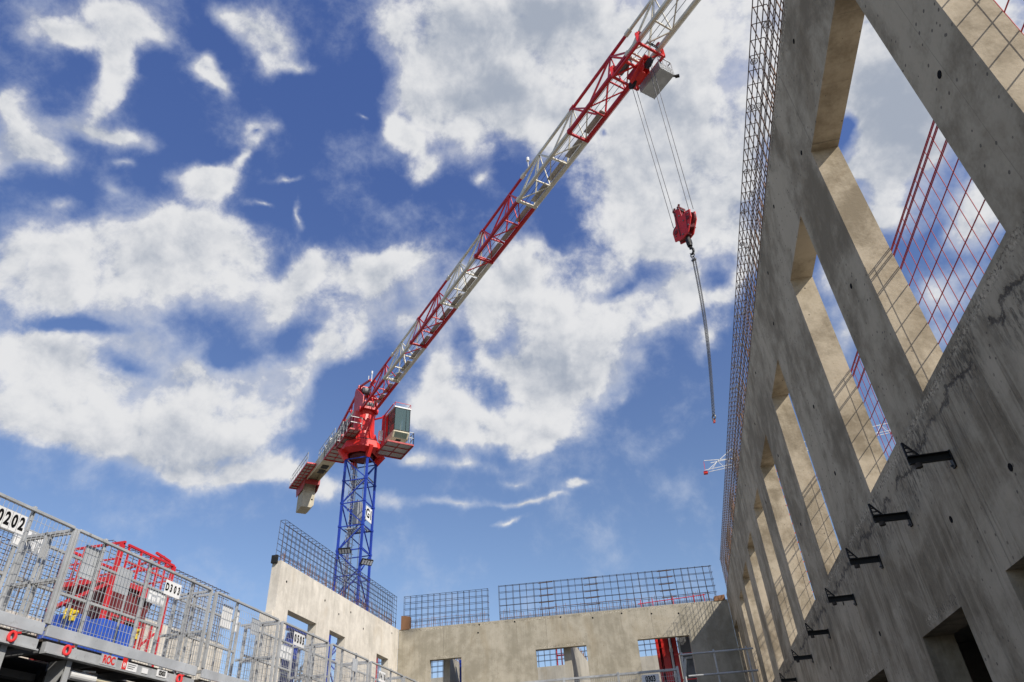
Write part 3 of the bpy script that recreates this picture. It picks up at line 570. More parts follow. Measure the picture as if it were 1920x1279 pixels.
# rooms beyond the back wall, seen through its openings
fw = thing('concrete_wall', 'distant concrete wall seen through the openings of the sunlit end wall', 'wall', (-3, 31, GROUND_Z))
build(wall_mb((-14, 31, 0), (1, 0, 0), (0, .22, 0), (0, 26), GROUND_Z, 5.35, []), 'wall', 'concrete_far', fw)
rebar_cage(fw, 'rebar_mesh', (-14, 31.05, 0), (1, 0, 0), (0, .12, 0), 26, 5.33, 6.7, .25, .22, .008, 'rebar_blue_grey')
for nm, lb, x0, x1, y0, y1, zt in (('concrete_wall', 'short cross wall behind the middle opening of the end wall', -3.75, -3.5, 25.05, 30.99, 5.15),
                           ('concrete_wall', 'short cross wall behind the left opening of the end wall', -8.05, -7.8, 25.05, 30.99, 4.95)):
    t = thing(nm, lb, 'wall', (x0, y0, GROUND_Z)); build(MB().box(x0, x1, y0, y1, GROUND_Z, zt), 'wall', 'concrete_far', t)
    mb = MB(); 
    for i in range(30): 
        y = y0+i*.2; mb.tube([(x0+.06, y, zt-.01), (x0+.06+random.uniform(-.02, .02), y, zt+random.uniform(.2, .45))], .012, 4)
    for z in (.12, .28): mb.tube([(x0+.06, y0, zt+z), (x0+.06, y0+5.8, zt+z)], .010, 4)
    build(mb, 'rebar_mesh', 'rust', t)

# dark rooms behind the right wall doors
rm = thing('floor_slab', 'raw concrete floor slab and partition in the dark room behind the right wall doors', 'slab', (5, 8, GROUND_Z))
build(MB().box(2.245, 9.0, -6.5, 25.0, 1.55, 1.80), 'slab', 'concrete_far', rm)
build(MB().box(8.0, 8.2, -6.5, 25.0, GROUND_Z, 1.545), 'partition', 'concrete_far', rm)
bs = thing('shuttering', 'added unseen sheet outside the last window, blocking sun from the end wall', 'formwork', (2.3, 24, GROUND_Z))
build(MB().box(2.31, 2.39, 23.1, 24.73, GROUND_Z, 5.3), 'sheet', 'plywood', bs)  # unseen sheet added only to keep a sun patch off the end wall
for y in (5.1, 10.2, 15.5): build(MB().box(2.245, 7.995, y, y+.18, GROUND_Z, 1.545), 'partition', 'concrete_far', rm)
pp = thing('shuttering', 'grey formwork panel with an orange edge inside the dark doorway at lower right', 'formwork', (4, 6.4, GROUND_Z))
build(MB().box(3.2, 3.9, 7.2, 7.32, GROUND_Z, 1.25), 'panel', 'grey_steel', pp)
build(MB().box(3.902, 3.96, 7.18, 7.34, GROUND_Z, 1.25), 'edge_rail', 'bright_red_paint', pp)

# ---------------- red wire guards outside the windows ----------------
LBL = ['nearest of the red wire guards, in the window at the top right corner', 'large red wire guard across the first full window from the camera', 'red wire guard in the second full window along the wall', 'red wire guard in the third full window along the wall',
       'red wire guard in the fourth full window along the wall', 'red wire guard in the fifth full window along the wall', 'red wire guard in the sixth full window along the wall', 'red wire guard in the seventh full window along the wall',
       'red wire guard in the small window next to the last one', 'red wire guard in the last window by the end wall corner']
for i, (a, b) in enumerate(WIN):
    mb = MB(); x = WX+TH+.035; y0, y1 = a-.02, b+.10; z0 = SILL-.10; z1 = 3.66
    if i == 0: z1 = 4.3
    nz = [z1, z1-.016, z1-.055, z1-.071, z1-.20, z1-.216]; z = z1-.385
    while z > z0: nz.append(z); z -= .185
    for z in nz: mb.tube([(x, y0, z), (x, y1, z)], .0044, 5)
    y = y0+.03
    while y < y1:
        mb.tube([(x+.008, y, z0), (x+.008+random.uniform(-.003, .003), y+random.uniform(-.004, .004), z1+.006)], .0030, 5); y += .135
    mb.bar((x+.01, y0+.3, z0), (x-.02, y0+.3, z0), .03)
    tag(build(mb, 'mesh_guard', 'red_wire'), LBL[i], 'guard', 'red wire guards in the window openings')

# ---------------- steel brackets on the right wall ----------------
def bracket(y, z=1.84):
    t = thing('wall_bracket', '', 'bracket', (WX, y, z), 'black steel brackets bolted under the windows')
    x1 = WX-.27
    mb = MB(); mb.box(x1, WX-.012, y-.004, y+.004, z-.028, z+.028); mb.box(x1, WX-.012, y-.028, y-.004, z+.022, z+.028); mb.box(x1, WX-.012, y-.028, y-.004, z-.028, z-.022)
    build(mb, 'arm', 'dark_steel', t)
    build(MB().box(WX-.012, WX-.001, y-.024, y+.024, z-.085, z+.035), 'wall_plate', 'dark_steel', t)
    mb = MB(); P = [(x1+.002, y-.015, z+.028), (x1+.075, y-.015, z+.028), (x1+.002, y-.015, z+.128)]
    for p, q in ((0, 1), (1, 2), (2, 0)): mb.bar(P[p], P[q], .014, .012)
    for s in (.3, .6): mb.bar((x1+.002, y-.015, z+.028+.10*s), (x1+.075*(1-s), y-.015, z+.028+.10*s), .008, .008)
    build(mb, 'toothed_upstand', 'dark_steel', t)
    mb = MB(); mb.tube([(x1+.05, y-.012, z-.028), (x1+.05, y-.012, z-.058)], .024, 10); build(mb, 'cap', 'plywood', t, smooth=False)
    for zz in (z-.065, z+.015):
        mb2 = MB(); mb2.tube([(WX-.013, y+.018, zz), (WX-.024, y+.018, zz)], .008, 6); build(mb2, 'bolt', 'grey_steel', t)
    return t
bl = ['nearest and largest black steel bracket on the right wall', 'second nearest black steel bracket on the right wall', 'third black bracket from the camera on the right wall', 'fourth black bracket from the camera on the right wall',
      'fifth black bracket from the camera on the right wall', 'sixth black bracket from the camera on the right wall', 'farthest black bracket on the right wall, at the bottom edge']
by = [4.73, 5.90, 7.03, 8.43, 10.31, 12.09, 14.3]
b0 = bracket(by[0]); b0['label'] = bl[0]
for y, l in zip(by[1:], bl[1:]):
    c = copy_tree(b0); c.location = (WX, y, 1.84+random.uniform(-.012, .012)); c.rotation_euler = (rad(random.uniform(-5, 5)), 0, rad(random.uniform(-4, 4))); c['label'] = l

# ---------------- tower crane ----------------
JA = rad(-47.25); jd = Vector((math.cos(JA), math.sin(JA), 0)); jn = Vector((-jd.y, jd.x, 0))
MX, MY = -23.86, 50.80
def K(a, c, z): return Vector((MX, MY, 0))+jd*a+jn*c+Vector((0, 0, z))
cr = thing('tower_crane', 'large tower crane with blue mast and red and cream lattice jib', 'crane', (MX, MY, GROUND_Z))
hw, hd = 1.0, .93
legs = [(-hw, -hd), (hw, -hd), (hw, hd), (-hw, hd)]
mast = build(MB(), 'mast', 'blue_paint', cr)
for lx, ly in legs:
    mb = MB(); mb.box(MX+lx-.085, MX+lx+.085, MY+ly-.085, MY+ly+.085, GROUND_Z, 26.6)
    for z in range(0, 27, 2):
        mb.box(MX+lx-.115, MX+lx+.115, MY+ly-.115, MY+ly+.115, z+.45, z+.62)
    build(mb, 'mast_leg', 'blue_paint', mast)
mb = MB(); lv = [26.5-2.0*i for i in range(15)]
for fi in range(4):
    (ax, ay), (bx, by_) = legs[fi], legs[(fi+1) % 4]
    for i, z in enumerate(lv):
        A = (MX+ax, MY+ay); B = (MX+bx, MY+by_)
        mb.bar((*A, z), (*B, z), .075)
        if i+1 < len(lv):
            p, q = (A, B) if (i+fi) % 2 == 0 else (B, A)
            mb.bar((*p, z-.05), (*q, lv[i+1]+.05), .085)
build(mb, 'bracing', 'blue_paint', mast)
mb = MB()                                              # access ladder with hoops and the landings
for lo_, hi, sx in ((8, 14.2, .2), (14, 20.2, -.45), (20, 26.3, -.55)):
    for s in (-.19, .19): mb.bar((MX+sx+s, MY+.1, lo_), (MX+sx+s, MY+.1, hi+.9 if hi < 26 else hi), .05, .03)
    z = lo_
    while z < hi: mb.bar((MX+sx-.19, MY+.1, z), (MX+sx+.19, MY+.1, z), .03); z += .3
    z = lo_+2.2
    while z < hi:
        for k in range(6):
            t0, t1 = math.pi*k/6, math.pi*(k+1)/6
            mb.bar((MX+sx-.34*math.cos(t0), MY+.1-.62*math.sin(t0), z), (MX+sx-.34*math.cos(t1), MY+.1-.62*math.sin(t1), z), .05, .012)
        z += .75
    for k in range(1, 6):
        t0 = math.pi*k/6; mb.bar((MX+sx-.34*math.cos(t0), MY+.1-.62*math.sin(t0), lo_+2.2), (MX+sx-.34*math.cos(t0), MY+.1-.62*math.sin(t0), hi), .035, .012)
build(mb, 'ladder', 'galvanised', cr)
for z in (14.1, 20.6, 24.9):
    mb = MB()
    for i in range(9): mb.bar((MX-.85+i*.21, MY-.2, z), (MX-.85+i*.21, MY+.85, z), .12, .03)
    mb.bar((MX-.9, MY-.2, z-.04), (MX+.9, MY-.2, z-.04), .06); mb.bar((MX-.9, MY+.85, z-.04), (MX+.9, MY+.85, z-.04), .06)
    build(mb, 'landing', 'galvanised', cr)
mb = MB()                                               # electric cabinet / hoist cage inside the mast
mb.prism([(MX-.35, MY-.1, 21.0), (MX+.45, MY-.1, 20.9), (MX+.45, MY-.1, 22.6), (MX, MY-.1, 23.1), (MX-.35, MY-.1, 22.6)], (0, .5, 0))
build(mb, 'grey_cabinet', 'galvanised', cr)
mb = MB()
for s, y in ((.35, .3), (.5, -.3), (-.7, .5)): mb.tube([(MX+s, MY+y, 5), (MX+s, MY+y, 27)], .025, 5)
build(mb, 'cable_run', 'grey_steel', cr)
sg = build(MB().box(MX+hw+.10, MX+hw+.14, MY-.72, MY+.42, 20.95, 22.15), 'number_sign', 'white_sign', cr)
text('letters', 'G1', .72, (MX+hw+.15, MY-.15, 21.55), (0, 1, 0), (0, 0, 1), 'black_ink', sg, wide=.95)
for (x, y, z, yaw, tl) in ((MX-.12, MY-hd-.55, 18.25, .15, .9), (MX+hw+.55, MY-hd+.1, 17.35, .9, .8)):
    mb = MB(); rt = Vector((math.cos(yaw), math.sin(yaw), 0)); fw_ = Vector((math.sin(yaw), -math.cos(yaw), 0))*math.cos(tl)+Vector((0, 0, -1))*math.sin(tl); up_ = rt.cross(fw_)*-1
    c = Vector((x, y, z)); P = [c-rt*.48-up_*.24, c+rt*.48-up_*.24, c+rt*.48+up_*.24, c-rt*.48+up_*.24]
    mb.prism(P, -fw_*.14); mb.bar(c-fw_*.1, Vector((MX+(.9 if x > MX else 0), MY-hd, z+.25)), .05)
    fl = build(mb, 'floodlight', 'dark_steel', cr)
    for k in range(4):
        q = c-rt*.345+rt*(.23*k)+fw_*.004
        build(MB().prism([q-rt*.085-up_*.17, q+rt*.085-up_*.17, q+rt*.085+up_*.17, q-rt*.085+up_*.17], fw_*.012), 'lens', 'lamp_lens', fl)
# slewing ring: eight-sided red skirt with four arms
def ngon(r, z, n=8, ph=0.0, sq=1.0): return [K(r*math.cos(2*math.pi*(k+.5)/n+ph), r*sq*math.sin(2*math.pi*(k+.5)/n+ph), z) for k in range(n)]
mb = MB()
A_, B_, C_ = ngon(1.35, 26.95), ngon(1.98, 27.25), ngon(1.80, 27.95)
for (p, q) in ((A_, B_), (B_, C_)):
    k = len(mb.v); mb.v += [tuple(v) for v in p+q]; mb.f += [(k+i, k+(i+1) % 8, k+8+(i+1) % 8, k+8+i) for i in range(8)]
k = len(mb.v); mb.v += [tuple(v) for v in C_]; mb.f.append(tuple(range(k, k+8)))
for lx, ly in legs:
    p = Vector((MX+lx, MY+ly, 26.5)); q = Vector((MX+lx*1.45, MY+ly*1.45, 27.35)); mb.bar(p, q, .30, .40); mb.bar(p, p+Vector((0, 0, 1.2)), .26)
build(mb, 'slewing_ring', 'bright_red_paint', cr)
mb = MB(); mb.tube([K(0, 0, 27.9), K(0, 0, 28.2)], 1.45, 20); mb.tube([K(0, 0, 26.9), K(0, 0, 27.5)], 1.0, 16, cap=True)
build(mb, 'ring_bearing', 'dark_red_paint', cr)
mb = MB(); mb.tube([K(0, 0, 28.15), K(0, 0, 28.6), K(0, 0, 30.9), K(0, 0, 31.25)], [1.15, .98, .92, 1.02], 24)
for k in range(6):
    t = k*math.pi/3+.2; mb.bar(K(1.25*math.cos(t), 1.25*math.sin(t), 28.2), K(.92*math.cos(t), .92*math.sin(t), 29.2), .05, .3)
build(mb, 'turret', 'bright_red_paint', cr)
mb = MB()                                               # tower head box
for s in (-1, 1):
    mb.prism([K(-1.25, s*.62, 31.2), K(1.3, s*.62, 31.2), K(1.3, s*.62, 32.4), K(.2, s*.62, 33.4), K(-1.0, s*.62, 34.4), K(-1.35, s*.62, 34.2)], jn*(.07*s))
    mb.bar(K(-1.1, s*.55, 31.1), K(-.9, s*.4, 34.6), .18); mb.bar(K(-.9, s*.4, 34.6), K(1.6, s*.25, 34.0), .16)
    mb.bar(K(1.2, s*.6, 31.3), K(-.9, s*.4, 34.6), .14)
mb.bar(K(-.95, -.55, 34.55), K(-.95, .55, 34.55), .30, .34); mb.bar(K(1.2, -.7, 31.3), K(1.2, .7, 31.3), .24); mb.bar(K(-1.2, -.7, 31.3), K(-1.2, .7, 31.3), .24)
mb.bar(K(-.4, -.6, 32.8), K(-.4, .6, 32.8), .14); mb.bar(K(.6, -.6, 32.3), K(.6, .6, 32.3), .14)
for q in range(5): mb.bar(K(-1.35+q*.05, -.6+q*.3, 34.4), K(-1.6, -.6+q*.3, 34.0), .05)
for s in (-1, 1): mb.tube([K(.9, s*.75, 31.2), K(.9, s*.88, 31.2)], .26, 12); mb.tube([K(-.9, s*.75, 31.2), K(-.9, s*.88, 31.2)], .26, 12)
build(mb, 'tower_head', 'red_paint', cr)
mb = MB(); mb.tube([K(-.3, -.35, 33.9), K(-.3, .35, 33.9)], .34, 14); build(mb, 'head_sheave', 'grey_steel', cr)
mb = MB()                                               # winch gear in the head
mb.tube([K(.7, -.4, 31.9), K(.7, .4, 31.9)], .25, 12); mb.bar(K(0, -.3, 31.5), K(0, .3, 31.5), .6, .5)
for q in range(7): mb.bar(K(.2+.2*q, -.45+.13*q, 31.4), K(.1+.2*q, -.5+.15*q, 32.1), .05)
build(mb, 'head_machinery', 'grey_steel', cr)
mb = MB()
for q, (a, h) in enumerate(((1.2, .9), (1.5, .6), (.9, .75))): mb.tube([K(a, -.1*q, 34.1), K(a, -.1*q, 34.1+h)], .035, 6)
mb.tube([K(1.2, 0, 34.95), K(1.2, 0, 35.25)], .08, 8)
build(mb, 'anemometer_mast', 'white_paint', cr)
# rear ties and rack down to the counter-jib
mb = MB()
for s in (-1, 1):
    mb.bar(K(-1.1, s*.42, 34.3), K(-6.4, s*.55, 32.55), .17, .22); mb.bar(K(-2.6, s*.45, 33.8), K(-2.6, s*.55, 32.0), .09); mb.bar(K(-4.6, s*.5, 33.1), K(-4.6, s*.55, 32.0), .09)
    mb.bar(K(-1.2, s*.5, 31.4), K(-3.5, s*.52, 33.4), .10)
for a in (-2.2, -3.6, -5.2): mb.bar(K(a, -.45, 34.3+(a+1.1)*.33), K(a, .45, 34.3+(a+1.1)*.33), .07)
build(mb, 'rear_tie', 'red_paint', cr)
# counter-jib girder
mb = MB(); prof = [(-1.0, 31.0, 32.35), (-3.5, 31.1, 32.35), (-7.0, 31.15, 32.3), (-13.0, 31.3, 32.3), (-15.3, 31.45, 32.3), (-18.9, 31.6, 32.25)]
for s in (-1, 1):
    mb.prism([K(a, s*.60, z0) for a, z0, z1 in prof]+[K(a, s*.60, z1) for a, z0, z1 in reversed(prof)], jn*(.06*s))
for (a0, z0, _), (a1, z1, _) in zip(prof, prof[1:]):
    if a0 > -13: mb.prism([K(a0, -.598, z0), K(a1, -.598, z1), K(a1, -.598, z1+.05), K(a0, -.598, z0+.05)], jn*1.196)
    mb.prism([K(a0, -.598, 32.2), K(a1, -.598, 32.2), K(a1, -.598, 32.25), K(a0, -.598, 32.25)], jn*1.196)
build(mb, 'counter_jib', 'cream_paint', cr)
for a in (-11.6, -12.8):
    build(MB().prism([K(a, -.34, 31.22), K(a-.9, -.34, 31.245), K(a-.9, .34, 31.245), K(a, .34, 31.22)], (0, 0, -.02)), 'girder_hatch', 'dark_steel', cr)
def railing(a0, a1, c, z, h=1.1, n=6, m='galvanised', ends=True, ax=True, nm='railing'):
    mb = MB(); P = (lambda u, hh: K(u, c, z+hh)) if ax else (lambda u, hh: K(c, u, z+hh))
    for i in range(n+1):
        u = a0+(a1-a0)*i/n; mb.bar(P(u, 0), P(u, h), .045)
    for hh in (h, h*.52): mb.bar(P(a0, hh), P(a1, hh), .045)
    return build(mb, nm, m, cr)
def grating(a0, a1, c0, c1, z, nm='walkway', frame='red_paint'):
    w = build(MB().prism([K(a0, c0, z), K(a1, c0, z), K(a1, c1, z), K(a0, c1, z)], (0, 0, .03)), nm, 'grid_grey', cr)
    mb = MB()
    for a in (a0, a1): mb.bar(K(a, c0, z-.04), K(a, c1, z-.04), .09, .14)
    for c in (c0, c1): mb.bar(K(a0, c, z-.045), K(a1, c, z-.045), .09, .15)
    k = max(1, int(abs(a1-a0)/.75))
    for i in range(1, k): mb.bar(K(a0+(a1-a0)*i/k, c0, z-.03), K(a0+(a1-a0)*i/k, c1, z-.03), .05, .08)
    mb.bar(K(a0, (c0+c1)/2, z-.03), K(a1, (c0+c1)/2, z-.03), .045, .07)
    build(mb, 'walkway_frame', frame, w)
    return w
grating(-6.7, -1.3, -1.55, .35, 29.5); railing(-6.7, -1.9, -1.55, 29.55, n=7); railing(-1.55, .35, -6.7, 29.55, n=3, ax=False)
grating(-12.9, -19.2, -1.62, -.7, 31.85); railing(-12.9, -19.2, -1.62, 31.9, n=8); railing(-1.62, .9, -19.9, 31.9, n=3, ax=False)
grating(-19.22, -19.9, -1.62, .9, 31.85); railing(-7.2, -12.6, -.6, 32.3, h=.95, n=6); railing(-7.2, -16.6, .6, 32.3, h=.95, n=8)
mb = MB(); mb.prism([K(-1.1, -.7, 30.9), K(-4.6, -.7, 31.1), K(-4.6, -.7, 31.9), K(-1.1, -.7, 31.9)], jn*.12); mb.prism([K(-1.1, .58, 30.9), K(-4.6, .58, 31.1), K(-4.6, .58, 31.9), K(-1.1, .58, 31.9)], jn*.12)
mb.bar(K(-1.5, -.55, 31.0), K(-1.5, .55, 31.0), .2, .3); mb.bar(K(-4.5, -.55, 31.3), K(-4.5, .55, 31.3), .2, .4)
for a in (-2.2, -5.9):
    for c in (-1.3, .2): mb.bar(K(a, c, 29.5), K(a-.1, c*.5, 31.1), .12)
mb.bar(K(-2.0, .9, 30.2), K(-3.6, -.2, 31.0), .5, .7)
build(mb, 'machine_frame', 'red_paint', cr)
# winch, cabinets on the counter-jib
build(MB().prism([K(-2.3, -.75, 29.55), K(-3.0, -.75, 29.55), K(-3.0, -1.3, 29.55), K(-2.3, -1.3, 29.55)], (0, 0, 1.9)), 'electric_cabinet', 'grey_steel', cr)
mb = MB(); mb.tube([K(-9.5, -.5, 32.85), K(-9.5, .5, 32.85)], .42, 18); mb.box(*[v for v in (K(-10.6, 0, 0).x-.4, K(-10.6, 0, 0).x+.4, K(-10.6, 0, 0).y-.4, K(-10.6, 0, 0).y+.4, 32.26, 33.0)])
build(mb, 'hoist_winch', 'white_paint', cr)
mb = MB(); mb.bar(K(-5.2, .0, 32.3), K(-5.2, .0, 33.2), .9, .8); build(mb, 'motor_housing', 'dull_red_paint', cr)
# counterweights
cwf = MB(); 
for s in (-1, 1):
    cwf.prism([K(-16.4, s*.76, 32.2), K(-16.4, s*.76, 31.2), K(-17.2, s*.76, 30.7), K(-19.6, s*.76, 30.7), K(-20.0, s*.76, 31.6), K(-20.0, s*.76, 32.2)], jn*(.05*s))
cwf.bar(K(-16.5, -.8, 31.4), K(-16.5, .8, 31.4), .22, .5); cwf.bar(K(-19.9, -.8, 31.7), K(-19.9, .8, 31.7), .2, .5)
build(cwf, 'ballast_frame', 'dull_red_paint', cr)
for i in range(3):
    a0 = -17.4-.70*i
    mb = MB(); mb.prism([K(a0, -.66, 28.9), K(a0, .40, 28.9), K(a0, .66, 29.2), K(a0, .66, 32.1), K(a0, -.66, 32.1)], jd*-.68)
    cw = build(mb, 'counterweight', 'concrete_weight', cr, bevel=.03)
    if i == 0: build(MB().tube([K(a0+.012, .40, 29.8), K(a0-.01, .40, 29.8)], .09, 12), 'lifting_hole', 'black_ink', cw)
# operator cab on its platform
grating(.9, 3.75, .95, 3.3, 27.1, frame='dull_red_paint'); railing(.9, 3.75, 3.3, 27.15); railing(2.9, 3.3, 3.75, 27.15, n=1, ax=False); railing(.95, 3.3, .9, 27.15, n=3, ax=False)
grating(-1.6, .58, -1.9, 1.9, 28.30, nm='walkway', frame='dull_red_paint'); railing(-1.9, 1.9, -1.6, 28.45, n=4, ax=False); railing(-1.6, 2.2, -1.9, 28.45, n=4); railing(-1.9, -.9, 2.2, 28.45, n=1, ax=False)
grating(.6, 2.2, -1.9, -1.0, 28.40, frame='dull_red_paint')
cab = build(MB(), 'operator_cab', 'cream_paint', cr)
c0, c1, a0, a1, z0, z1 = 1.62, 3.08, 1.15, 3.30, 27.95, 30.72
mb = MB(); mb.prism([K(a0, c0, z0), K(a1-.35, c0, z0), K(a1-.02, c0, z0+.42), K(a1-.02, c0, z0+.55), K(a0, c0, z0+.55)], jn*(c1-c0))
build(mb, 'cab_base', 'cream_paint', cab)
build(MB().prism([K(a0-.05, c0-.05, z1), K(a1+.12, c0-.05, z1-.05), K(a1+.12, c1+.05, z1-.05), K(a0-.05, c1+.05, z1)], (0, 0, .12)), 'cab_roof', 'white_paint', cab)
build(MB().prism([K(a0, c0, z0+.56), K(a0, c1, z0+.56), K(a0, c1, z1-.01), K(a0, c0, z1-.01)], jd*.06), 'cab_rear_wall', 'cream_paint', cab)
build(MB().prism([K(a0+.07, c0, z0+.56), K(a0+.62, c0, z0+.56), K(a0+.62, c0, z1-.03), K(a0+.07, c0, z1-.03)], jn*.06), 'cab_door', 'red_paint', cab)
mb = MB()
for c in (c0+.03, c1-.03):
    mb.bar(K(a1-.03, c, z0+.5), K(a1+.05, c, z1-.06), .055); mb.bar(K(a0+.65, c, z0+.55), K(a0+.65, c, z1-.03), .05); mb.bar(K(a0+.65, c, z0+.57), K(a1-.03, c, z0+.57), .05)
for z in (z0+.56, z0+1.75): mb.bar(K(a1+.0, c0+.05, z), K(a1+.0, c1-.05, z), .045)
mb.bar(K(a1+.01, (c0+c1)/2+.35, z0+.58), K(a1+.04, (c0+c1)/2+.35, z1-.07), .03)
build(mb, 'window_frame', 'dark_steel', cab)
build(MB().prism([K(a1-.02, c0+.06, z0+.58), K(a1-.02, c1-.06, z0+.58), K(a1+.04, c1-.06, z1-.07), K(a1+.04, c0+.06, z1-.07)], jd*.012), 'windscreen', 'cab_glass', cab)
for c in (c0+.02, c1-.03): build(MB().prism([K(a0+.68, c, z0+.60), K(a1-.07, c, z0+.60), K(a1-.03, c, z1-.07), K(a0+.68, c, z1-.07)], jn*.01), 'side_window', 'cab_glass', cab)
build(MB().prism([K(a1-.36, c0+.15, z0-.006), K(a1-.04, c0+.15, z0+.40), K(a1-.04, c1-.15, z0+.40), K(a1-.36, c1-.15, z0-.006)], jd*.01+Vector((0, 0, -.012))), 'floor_window', 'cab_glass', cab)
build(MB().prism([K(a1-1.1, c0+.5, z0-.015), K(a1-.6, c0+.5, z0-.015), K(a1-.6, c1-.5, z0-.015), K(a1-1.1, c1-.5, z0-.015)], (0, 0, .014)), 'floor_vent', 'dark_steel', cab)
mb = MB(); mb.bar(K(a0+.9, (c0+c1)/2, z0+.6), K(a0+.9, (c0+c1)/2, z0+1.1), .5); mb.bar(K(a0+.7, (c0+c1)/2, z0+1.1), K(a0+.65, (c0+c1)/2, z0+1.8), .5, .12)
mb.bar(K(a0+1.3, c0+.3, z0+.6), K(a0+1.3, c0+.3, z0+1.2), .14); mb.bar(K(a0+1.3, c1-.3, z0+.6), K(a0+1.3, c1-.3, z0+1.2), .14)
build(mb, 'cab_seat', 'dark_steel', cab)
mb = MB()                                              # rail on the cab roof
R_ = [K(a0, c0, z1+.1), K(a1+.1, c0, z1+.1), K(a1+.1, c1, z1+.1), K(a0, c1, z1+.1)]
for i in range(4):
    mb.bar(R_[i]+Vector((0, 0, .34)), R_[(i+1) % 4]+Vector((0, 0, .34)), .035); mb.bar(R_[i], R_[i]+Vector((0, 0, .34)), .035)
build(mb, 'roof_rail', 'red_paint', cab)
mb = MB(); mb.bar(K(a0-.15, c0-.12, 27.6), K(a0-.15, c0-.12, z1+.25), .16, .3); mb.bar(K(a0-.15, c0-.12, z1+.1), K(.3, .7, 30.7), .12); mb.bar(K(a0-.15, c0-.12, 27.75), K(0, .9, 28.5), .2); mb.bar(K(a1, c0-.12, z1+.25), K(a0-.15, c0-.12, z1+.25), .08)
build(mb, 'cab_bracket', 'red_paint', cab)
build(MB().prism([K(.7, 1.15, 28.4), K(1.05, 1.15, 28.4), K(1.05, 1.5, 28.4), K(.7, 1.5, 28.4)], (0, 0, 1.0)), 'control_box', 'white_paint', cr)
# jib: two bottom chords and a top chord, in sections that alternate red and cream
ZL, ZT, HC = 31.3, 33.9, .60
bnd = [.9, 6.4, 12.1, 17.75, 23.2, 28.9, 34.6, 39.9, 62.0]
node0, dn = 4.75, 3.73
tn = [1.25]+[node0+dn*k for k in range(16)]
ln = [(a+b)/2 for a, b in zip(tn, tn[1:])]
def seg_of(a):
    for k in range(len(bnd)-1):
        if bnd[k] <= a < bnd[k+1]: return k
    return 0 if a < bnd[0] else len(bnd)-2
jm = ['red_paint', 'jib_white']*4
JS = [MB() for _ in jm]
for k in range(len(bnd)-1):
    x0, x1 = bnd[k], bnd[k+1]
    for s in (-1, 1):
        JS[k].bar(K(x0, s*HC, ZL), K(x1-.01, s*HC, ZL), .17, .20)
        JS[k].bar(K(x0+.02, s*HC, ZL), K(x0+.22, s*HC, ZL), .23, .27)
    t0, t1 = max(x0, 1.0), x1-.01
    JS[k].bar(K(t0, 0, ZT), K(t1, 0, ZT), .13, .15)
    JS[k].bar(K(x0+.03, -HC, ZL), K(x0+.03, HC, ZL), .12, .12)
    if k: JS[k].bar(K(x0-.2, 0, ZT), K(x0+.2, 0, ZT), .2, .2)
for i, a in enumerate(tn):
    for j in (i-1, i):
        if not 0 <= j < len(ln): continue
        b = ln[j]
        for s in (-1, 1): JS[seg_of((a+b)/2)].bar(K(a, 0, ZT), K(b, s*(HC-.02), ZL), .085)
    if i: 
        for s in (-1, 1): JS[seg_of(a)].bar(K(a, 0, ZT), K(a, s*(HC-.02), ZL), .055)
        JS[seg_of(a)].bar(K(a, -HC, ZL), K(a, HC, ZL), .075)
for i, b in enumerate(ln):
    JS[seg_of(b)].bar(K(b, -HC, ZL), K(b, HC, ZL), .085)
    if i+1 < len(ln):
        JS[seg_of((b+ln[i+1])/2)].bar(K(b, -HC, ZL), K(tn[i+1], HC, ZL), .06); JS[seg_of((b+ln[i+1])/2)].bar(K(tn[i+1], HC, ZL), K(ln[i+1], -HC, ZL), .06)
names = ['red', 'cream']
for k, mbj in enumerate(JS):
    o = build(mbj, 'jib_section', jm[k], cr)
for k in range(20):                                    # walkway plates beside the right chord
    a = 2.2+k*1.93
    if a+1.6 > 38.2: break
    build(MB().prism([K(a, .16, ZL+.10), K(a+1.62, .16, ZL+.10), K(a+1.62, .50, ZL+.10), K(a, .50, ZL+.10)], (0, 0, .03)), 'walkway_plate', 'grid_grey', cr)
mb = MB(); mb.tube([K(1.5, .78, ZL+.05), K(39, .78, ZL+.02), K(62, .78, ZL+.05)], .022, 5); build(mb, 'lifeline', 'white_paint', cr)
for c, z in ((-.22, 31.75), (.1, 31.85), (.28, 31.6)):
    mb = MB(); mb.tube([K(1.5, c, z), K(20, c, z-.12), K(39.5, c, z-.05), K(62, c, z)], .016, 5); build(mb, 'trolley_rope', 'wire_rope', cr)
mb = MB(); mb.bar(K(29.6, 0, ZT), K(29.6, 0, ZT+.7), .05); mb.tube([K(29.6, 0, ZT+.7), K(29.6, 0, ZT+1.0)], .1, 8); build(mb, 'aviation_light', 'white_paint', cr)
